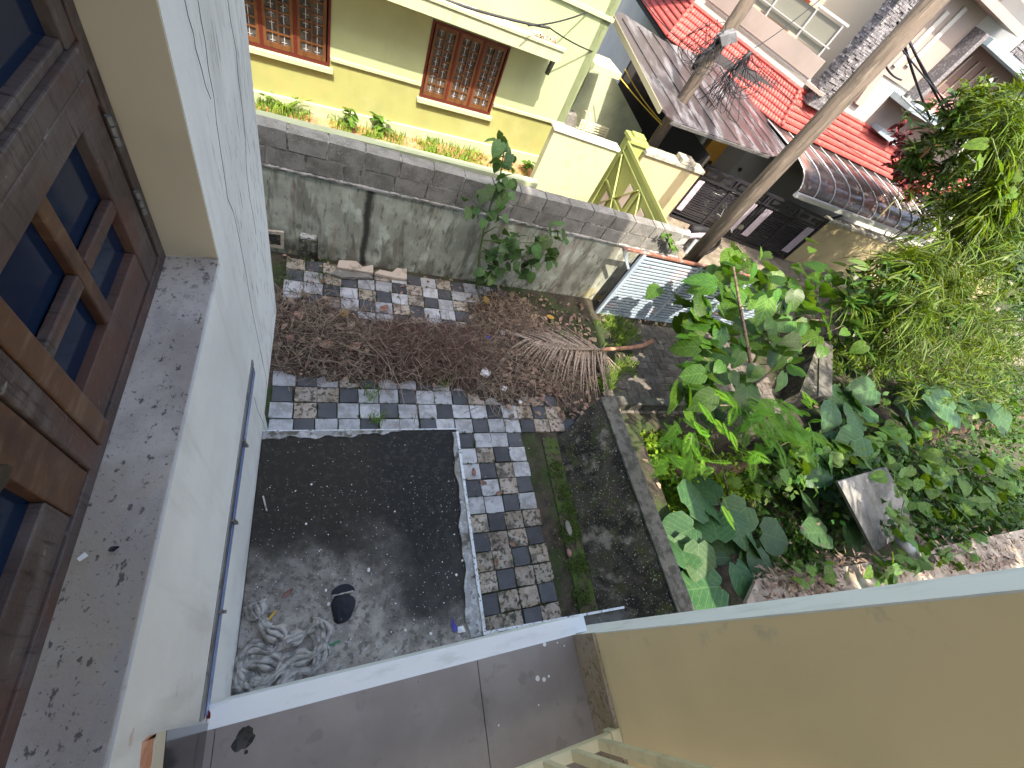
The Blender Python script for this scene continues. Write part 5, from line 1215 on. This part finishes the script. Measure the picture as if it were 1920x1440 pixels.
# plants in the soil strip
SP=leafset('strip_leaf',lf_vine,w=.6)
for i,(p,n,h,lab) in enumerate((((655,245),22,.38,'small leafy shrub in the soil strip under the green house'),((712,252),20,.34,'pale leaved shrub right of the small leafy one in the strip'),((985,325),18,.25,'bright yellow green plant at the right end of the soil strip'),((500,195),12,.2,'low seedling at the left end of the soil strip'))):
    b=onz(p,.1); tp=thing('garden_plant',b,lab,'plant')
    MB().tube([b,b+[0,0,h]],.012,5).build('stem',stem_g,tp)
    for _ in range(n):
        z=random.uniform(.3,1)*h; inst('leaf',random.choice(SP),tp,leafM(b+[random.gauss(0,.04),random.gauss(0,.04),z],random.uniform(.10,.18),random.uniform(0,6.28),random.uniform(-.5,.5),0))
tg=onz((535,210),.1); V=[];F=[]
for _ in range(60):
    a_=random.uniform(0,6.28);L_=random.uniform(.3,.75); b=len(V); wd=.012
    for i in range(6):
        u=i/5; r_=u*L_*.8; V+=[tg+[math.cos(a_)*r_-math.sin(a_)*wd*(1-u),math.sin(a_)*r_+math.cos(a_)*wd*(1-u),L_*(1.3*u-1.05*u*u)],tg+[math.cos(a_)*r_+math.sin(a_)*wd*(1-u),math.sin(a_)*r_-math.cos(a_)*wd*(1-u),L_*(1.3*u-1.05*u*u)]]
    for i in range(5): F.append((b+2*i,b+2*i+1,b+2*i+3,b+2*i+2))
fastmesh('grass_clump',V,F,grass_m,label='tall arching grass clump at the left of the soil strip',cat='grass clump')
# big leaf tree
BL=leafset('big_leaf',lf_big,w=.95)
bt=thing('broadleaf_tree',(5.6,2.2,-.7),'young tree with large heart shaped leaves in front of the grey gate','tree')
def P3(p,z): return onz(p,z)
trunkp=[P3((1440,870),-.6),P3((1430,800),.3),P3((1415,720),.9),P3((1400,640),1.4),P3((1385,560),1.8),P3((1375,500),2.1)]
MB().tube(trunkp,.045,8,r2=.015).build('trunk',bark,bt,smooth=True)
for b in (((1415,720),(1470,680),(1520,640),(1580,610)),((1400,640),(1450,600),(1500,560),(1560,530)),((1395,610),(1350,590),(1310,580)),((1410,700),(1360,700),(1320,670)),((1430,790),(1400,760),(1350,760)),((1450,600),(1520,600),(1600,600))):
    MB().tube([P3(p,1.0+.18*i) for i,p in enumerate(b)],.02,6,r2=.008).build('limb',bark,bt,smooth=True)
bl_px=[(1390,490),(1365,505),(1340,530),(1405,520),(1380,535),(1320,560),(1300,590),(1345,575),(1400,575),(1440,560),(1470,530),(1500,500),(1520,530),(1545,505),(1560,540),(1590,560),(1530,575),(1480,570),(1450,600),(1420,610),(1370,610),(1330,610),(1290,600),(1310,650),(1345,645),(1390,640),(1430,650),(1480,600),(1510,610),(1545,600),(1600,590),(1620,610),(1590,620),(1460,640),(1500,640),(1350,690),(1320,700),(1370,700),(1390,660),(1300,730),(1340,740),(1400,725),(1390,780),(1330,760),(1290,720),(1355,660),(1560,575),(1610,575),(1495,665),(1470,700),(1430,690),(1545,650),(1370,480),(1415,495),(1350,540),(1440,520),(1455,545),(1490,545),(1575,520),(1310,620)]
for i,p in enumerate(bl_px):
    zz=1.25+ (740-p[1])/260*.85+random.uniform(-.12,.12)
    for k in range(4):
        q=P3((p[0]+random.gauss(0,13)*k,p[1]+random.gauss(0,12)*k),zz-.14*k)
        inst('leaf',random.choice(BL),bt,leafM(q,random.choice((.22,.30,.36,.42))*random.uniform(.9,1.12),random.uniform(0,6.28),random.uniform(.0,.75),random.gauss(0,.3)))
# feathery fronds
def frond_mesh():
    V=[];F=[]
    n=16
    for i in range(n):
        u=(i+1)/n; x=u*1.; L_=.24*math.sin(math.pi*min(.97,u*.85+.12)); 
        for s in (-1,1):
            w=.026; b=len(V); z=-.12*u*u
            V+=[(x,0,z),(x+.03+w,s*L_*.4,z-.01),(x+.06,s*L_,z-.03),(x+.01-w*.6,s*L_*.4,z-.01)]; F.append((b,b+1,b+2,b+3) if s<0 else (b,b+3,b+2,b+1))
    b=len(V); V+=[(0,-.006,0),(0,.006,0),(1,.003,-.12),(1,-.003,-.12)]; F.append((b,b+1,b+2,b+3))
    return mesh_from('frond',V,F,lf_fern)
FM=frond_mesh()
ft=thing('feathery_shrub',(5.2,1.6,-.7),'bright green feathery leaved shrub lit by sun below the big leaves','shrub')
stems=[((1400,900),(1390,850),(1400,800),(1450,780)),((1420,880),(1450,840),(1500,820)),((1380,900),(1330,840),(1290,820)),((1370,950),(1360,900),(1350,860))]
for b in stems: MB().tube([P3(p,-.6+.6*i) for i,p in enumerate(b)],.02,6,r2=.008).build('stem',bark,ft,smooth=True)
for p0,n,sz in (((1440,780),18,.26),((1480,800),20,.27),((1500,780),12,.25),((1410,760),10,.25),((1500,830),12,.28),((1450,830),12,.28),((1420,850),8,.25),((1400,800),8,.26),((1380,770),7,.26),((1460,770),7,.28),((1530,820),6,.24),((1520,850),6,.22),((1350,800),8,.26),((1310,800),8,.24),((1280,820),7,.24),((1300,850),7,.22),((1260,800),6,.22),((1250,850),6,.2),((1290,870),7,.2),((1520,780),5,.22),((1360,950),3,.2),((1340,880),5,.2)):
    a0_=random.uniform(0,6.28)
    for k in range(n):
        q=P3((p0[0]+random.gauss(0,13),p0[1]+random.gauss(0,11)),1.25+random.uniform(-.35,.3))
        inst('frond',FM,ft,leafM(q,sz*1.15*random.uniform(.8,1.2),a0_+random.gauss(0,1.0),random.uniform(-.1,.45),random.gauss(0,.25)))
# low big leaves in shade
LD=leafset('low_leaf',lf_dull,w=1.0)
for key,pts,z,s0,s1,lab in (('a',((1345,935),(1290,950),(1340,970),(1370,965),(1300,990),(1345,1010),(1400,1000),(1420,1030),(1290,1060),(1330,1070),(1380,1060),(1400,1090),(1350,1100),(1310,1020),(1265,1010),(1400,950),(1430,1000),(1370,1040)),.1,.50,.66,'cluster of large round bug eaten leaves beside the black wall'),
   ('b',((1510,930),(1560,940),(1590,980),(1590,1010),(1520,950),(1550,1000)),-.2,.5,.66,'dark round leaves in the shaded hollow left of the concrete panel'),
   ('c',((1610,700),(1640,730),(1580,740),(1600,770),(1640,790),(1570,790),(1620,820),(1560,830),(1590,850),(1650,860),(1545,870),(1600,740),(1560,760)),.3,.5,.7,'bluish large leaves below the dark wall end'),
   ('d',((1740,760),(1790,770),(1700,780),(1830,770),(1860,760),(1760,740),(1810,745)),.5,.8,1.15,'very large dark leaves in front of the bamboo')):
    t_=thing('broadleaf_plant',P3(pts[0],-.6),lab,'plant')
    for i,p in enumerate(pts):
        q=P3(p,z+random.uniform(-.15,.2)); 
        inst('leaf',random.choice(LD),t_,leafM(q,random.uniform(s0,s1),random.uniform(0,6.28),random.uniform(-.1,.35),random.gauss(0,.22)))
        if i%2==0: MB().tube([q,q*.5+P3((p[0]+10,p[1]+15),-.6)*.5,P3((p[0]+14,p[1]+20),-.75)],.012,5).build('stalk',stem_g,t_)
# vines
VL=leafset('vine_leaf',lf_vine,w=.95)
vines=[(((1480,870),(1540,850),(1600,855),(1660,830),(1720,810),(1800,790),(1900,760)),.35,110,.26,'leafy vine climbing over the log towards the right edge'),
       (((1690,880),(1700,920),(1690,960),(1700,990),(1690,1010)),.6,34,.22,'bright vine hanging over the concrete panel'),
       (((1640,1060),(1660,1075),(1700,1060),(1740,1040),(1790,1040),(1830,1030)),.45,60,.20,'sunlit vine spreading over the lower ledge'),
       (((1500,1060),(1530,1070),(1560,1065),(1500,1085)),.4,22,.16,'small yellow green vine at the left end of the ledge'),
       (((1740,900),(1790,880),(1850,870),(1910,880),(1880,920),(1820,950),(1760,960)),.3,110,.30,'dense vine in the shade right of the concrete panel'),
       (((1560,900),(1500,880),(1440,900),(1400,905)),.0,24,.22,'thin vine straggling along the rotting log')]
for path,z,n,s_,lab in vines:
    t_=thing('vine',P3(path[0],-.5),lab,'vine')
    MB().tube([P3(p,z-.06) for p in path],.01,5).build('stem',stem_g,t_,smooth=True)
    for k in range(n):
        i=random.randrange(len(path)-1); f=random.random(); p=(path[i][0]*(1-f)+path[i+1][0]*f+random.gauss(0,16),path[i][1]*(1-f)+path[i+1][1]*f+random.gauss(0,13))
        q=P3(p,z+random.uniform(-.1,.15)); inst('leaf',random.choice(VL),t_,leafM(q,s_*random.uniform(.7,1.25),random.uniform(0,6.28),random.uniform(-.1,.6),random.gauss(0,.4)))
# bright near leaves at the right edge
t_=thing('vine',P3((1900,330),2.6),'large bright leaves of a vine in front of the bamboo at the right edge','vine')
MB().tube([ony((1860,260),5.0),ony((1880,330),5.0),ony((1900,400),5.0),ony((1930,440),5.0)],.012,5).build('stem',stem_g,t_)
for p in ((1870,300),(1895,320),(1880,335),(1865,350),(1890,350),(1905,360),(1885,365),(1900,380),(1880,385),(1915,330),(1910,400),(1890,395),(1840,295),(1850,270),(1830,300)):
    inst('leaf',random.choice(VL),t_,leafM(ony(p,5.0),random.uniform(.2,.3),random.uniform(0,6.28),random.uniform(0,.7),random.gauss(0,.3)))
# vine on the block wall end
t_=thing('vine',ony((1255,440),4.9),'short bright green creeper hanging over the end of the block wall','vine')
for k in range(46):
    f=random.random(); p=(1248+ (1268-1248)*f+random.gauss(0,3),436+(468-436)*f+random.gauss(0,3)); inst('leaf',random.choice(VL),t_,leafM(ony(p,4.9-.05),random.uniform(.05,.08),random.uniform(0,6.28),random.uniform(0,1),0))
MB().tube([ony((1248,434),4.9),ony((1262,450),4.88),ony((1270,470),4.88)],.008,5).build('stem',stem_g,t_)
# leafy creeper on left end of block wall
# masses of small leaves
def foliage(centers,size,aspect,rad,per,upbias=.6):
    n=len(centers)*per; C=np.repeat(np.array(centers,float),per,0)+rng.normal(0,1,(n,3))*np.array(rad)
    az=rng.uniform(0,6.283,n); pt=rng.normal(.2,.5,n); d=np.stack([np.cos(az)*np.cos(pt),np.sin(az)*np.cos(pt),-np.sin(pt)],1)
    up=rng.normal(0,1-upbias,(n,3))+[0,0,1]; s=np.cross(d,up); s/=np.linalg.norm(s,axis=1,keepdims=True)
    L_=(size*rng.uniform(.6,1.3,n))[:,None]; w=L_*aspect/2
    up2=np.cross(s,d)
    V=np.stack([C,C+d*L_*.45+s*w-up2*L_*.03,C+d*L_-up2*L_*.18,C+d*L_*.45-s*w-up2*L_*.03],1).reshape(-1,3)
    F=np.arange(n*4).reshape(-1,4); return V,F
def spray(centers,L0,L1,w,k,droop=.5,out=None):
    Vs=[];n=len(centers)
    for c in centers:
        a0_=rng.uniform(0,6.28)
        for j in range(k):
            a_=a0_+rng.normal(0,.55); L_=rng.uniform(L0,L1); e=rng.normal(.1,.45)
            d=np.array([math.cos(a_)*math.cos(e),math.sin(a_)*math.cos(e),math.sin(e)]); s=np.array([-math.sin(a_),math.cos(a_),rng.normal(0,.4)])*w/2
            c2=c+rng.normal(0,.03,3); m1=c2+d*L_*.35+[0,0,-droop*L_*.08]; m2=c2+d*L_*.7+[0,0,-droop*L_*.28]; e_=c2+d*L_+[0,0,-droop*L_*.55]
            Vs+=[c2-s*.3,c2+s*.3,m1+s,m1-s,m2+s*.75,m2-s*.75,e_+s*.05,e_-s*.05]
    N=len(Vs)//8; b=np.arange(N)[:,None]*8
    F=np.concatenate([b+[0,1,2,3],b+[3,2,4,5],b+[5,4,6,7]],0); return np.array(Vs),F
def pxcloud(N,boxes,z0,z1):
    out=[]
    for _ in range(N):
        x0,y0,x1,y1=random.choice(boxes); out.append(onz((random.uniform(x0,x1),random.uniform(y0,y1)),random.uniform(z0,z1)))
    return out
def pycloud(N,boxes,y0,y1):
    out=[]
    for _ in range(N):
        a_=random.choice(boxes); out.append(ony((random.gauss(a_[0],a_[2]),random.gauss(a_[1],a_[3])),random.uniform(y0,y1)))
    return out
def culms(t_,base,tops,r=.02,m_=bark):
    for tp in tops:
        b=np.array(base)+[random.gauss(0,.15),random.gauss(0,.15),0]; mid=(b+tp)/2+[0,0,.5]
        MB().tube([b,b*.6+mid*.4+[0,0,.3],mid,np.array(tp)],r,6,r2=r*.4).build('culm',m_,t_,smooth=True)
for boxes,y0,y1,n,base,lab in (([(1905,290,28,50)],5.2,6.0,260,(15,6,-.05),'tall bamboo clump with yellow green leaves at the right edge'),
    ([(1840,440,48,36),(1880,400,30,40)],5.0,6.2,420,(13,5.8,-.05),'bamboo clump leaning over the cream wall below the awning'),
    ([(1810,550,60,45),(1730,510,35,25)],4.2,5.4,420,(11.5,5,-.05),'darker bamboo clump below the cream wall'),
    ([(1820,640,70,40),(1730,600,45,30)],3.4,4.4,380,(10,4,-.05),'shaded bamboo spreading low at the right of the lot')):
    t_=thing('bamboo_clump',base,lab,'bamboo')
    cs=pycloud(n,boxes,y0,y1); bq=onz((boxes[0][0]+25,boxes[0][1]+8),-.05); culms(t_,(min(bq[0],40),min(bq[1],14),-.05),[cs[i] for i in range(0,12,3)],.012,stem_g)
    V,F=spray(cs,.3,.62,.026,11,.7); fastmesh('foliage',V,F,lf_bam,t_,kind='stuff')
# mango tree
t_=thing('mango_tree',(15,7.2,0),'glossy dark green tree with orange young leaves beside the white house','tree')
cs=pycloud(230,[(1765,300,26,34),(1805,250,34,32),(1722,305,12,16),(1850,200,35,22),(1830,270,40,40)],6.6,7.6)
culms(t_,(24,9.0,0),[cs[i] for i in range(0,12,4)],.03,bark)
V,F=spray(cs,.2,.38,.07,9,.5); fastmesh('foliage',V,F,lf_dark,t_,kind='stuff')
cs=pycloud(8,[(1745,290,16,16),(1715,350,12,12)],6.4,6.6); V,F=spray(cs,.14,.22,.045,7,.5); fastmesh('young_leaves',V,F,mat('orange_young_leaf',(.25,.12,.05),rough=.5,transl=.3),t_,kind='stuff')
cs=pycloud(90,[(1860,190,45,22),(1890,230,40,30)],6.4,7.0); V,F=spray(cs,.15,.28,.04,8,.5); fastmesh('pale_foliage',V,F,lf_bam,t_,kind='stuff')
t_=thing('copper_shrub',(15.6,8.2,0),'dark copper leaved shrub at the corner of the red roof','shrub')
cs=pycloud(90,[(1690,298,9,20),(1706,340,9,20)],8.2,8.7); culms(t_,(18.6,9.0,0),cs[:3],.02)
V,F=spray(cs,.12,.25,.09,8,.3); fastmesh('foliage',V,F,lf_copper,t_,kind='stuff')
t_=thing('dark_hedge',(17,8,0),'dark dense shrubs between the mango tree and the bamboo','shrub')
cs=pycloud(260,[(1800,372,34,18),(1860,380,50,36),(1810,400,34,22)],6.9,8.0); culms(t_,(17,8.0,0),cs[:5],.03)
V,F=spray(cs,.18,.34,.06,8,.4); fastmesh('foliage',V,F,lf_dark,t_,kind='stuff')
for bx,y0,y1,n,lab in (([(1800,560,80,50),(1880,620,50,40),(1900,700,30,40),(1915,560,20,60)],4.6,6.6,430,'dark shrub mass behind the lower bamboo at the right edge'),([(1640,560,30,25),(1700,600,40,30),(1660,650,40,25)],3.6,4.6,170,'dark low shrub between the grey gate and the bamboo')):
    t_=thing('shrub',(12,5.5,0),lab,'shrub'); cs=pycloud(n,bx,y0,y1); mc=np.mean(cs,0); t_.location=(float(mc[0]),float(mc[1])+.4,0)
    culms(t_,tuple(onz((bx[0][0]+10,bx[0][1]+5),-.05)),cs[:3],.012,stem_g); V,F=spray(cs,.16,.32,.07,9,.4); fastmesh('foliage',V,F,lf_dark,t_,kind='stuff')
# undergrowth in the lot
cs=pxcloud(1700,[(1200,770,1330,900),(1210,880,1300,1120),(1290,860,1420,930)],-.6,-.1)
V,F=foliage(cs,.09,.6,(.06,.06,.05),6); fastmesh('ground_cover',V,F,lf_gc,kind='stuff')
cs=pxcloud(4300,[(1820,560,1935,760),(1850,640,1935,820),(1540,640,1900,760),(1560,780,1930,1000),(1440,840,1700,900),(1700,900,1930,1010),(1560,560,1700,700)],-.7,.2)
V,F=foliage(cs,.15,.62,(.14,.14,.10),6); fastmesh('undergrowth',V,F,lf_und,kind='stuff')
cs=pxcloud(560,[(1400,1010,1520,1060),(1420,940,1600,1040),(1400,880,1560,930)],-.8,-.5)
V,F=foliage(cs,.12,.5,(.12,.12,.05),5); fastmesh('undergrowth',V,F,lf_und,kind='stuff')
cs=pxcloud(420,[(1430,1080,1600,1110),(1560,1060,1900,1050),(1700,1000,1930,1060)],.3,.36)
V,F=foliage([c for c in cs],.12,.3,(.1,.1,.01),3); fastmesh('dry_litter',V,F,dryleaf,kind='stuff')
cs=pxcloud(260,[(1560,640,1900,700),(1700,700,1900,760)],.3,.9)
V,F=spray(cs,.2,.4,.03,9,.5); fastmesh('undergrowth',V,F,lf_bam,kind='stuff')
# trees standing behind the viewer's right that shade the lot
def shade_tree(x,y,h,r,n,lab,m_=lf_dark,lw=.12,ll=.5):
    t_=thing('shade_tree',(x,y,-.1),lab,'tree')
    MB().tube([(x,y,-.5),(x+.1,y,h*.5),(x,y+.1,h)],.16,10,r2=.08).build('trunk',bark,t_,smooth=True)
    cs=[np.array([x,y,h])+rng.normal(0,1,3)*[r*.5,r*.5,r*.3] for _ in range(n)]
    V,F=spray(cs,ll*.6,ll*1.2,lw,9,.5); fastmesh('crown',V,F,m_,t_,kind='stuff')
MB().box((4.22,-8,-.5),(6.0,-2,10.3)).build('added_shade_block',white_h,label='plain unseen block added right of the stair tower to shade the lot',cat='light blocker')  # unseen block added only for the shadow it throws on the lot
shade_tree(9.0,-4.9,9.0,2.2,330,'tall shade tree beyond the added shade block, right of the viewer')
shade_tree(13.0,-6.0,9.5,2.8,330,'tall shade tree farther right behind the overgrown lot')
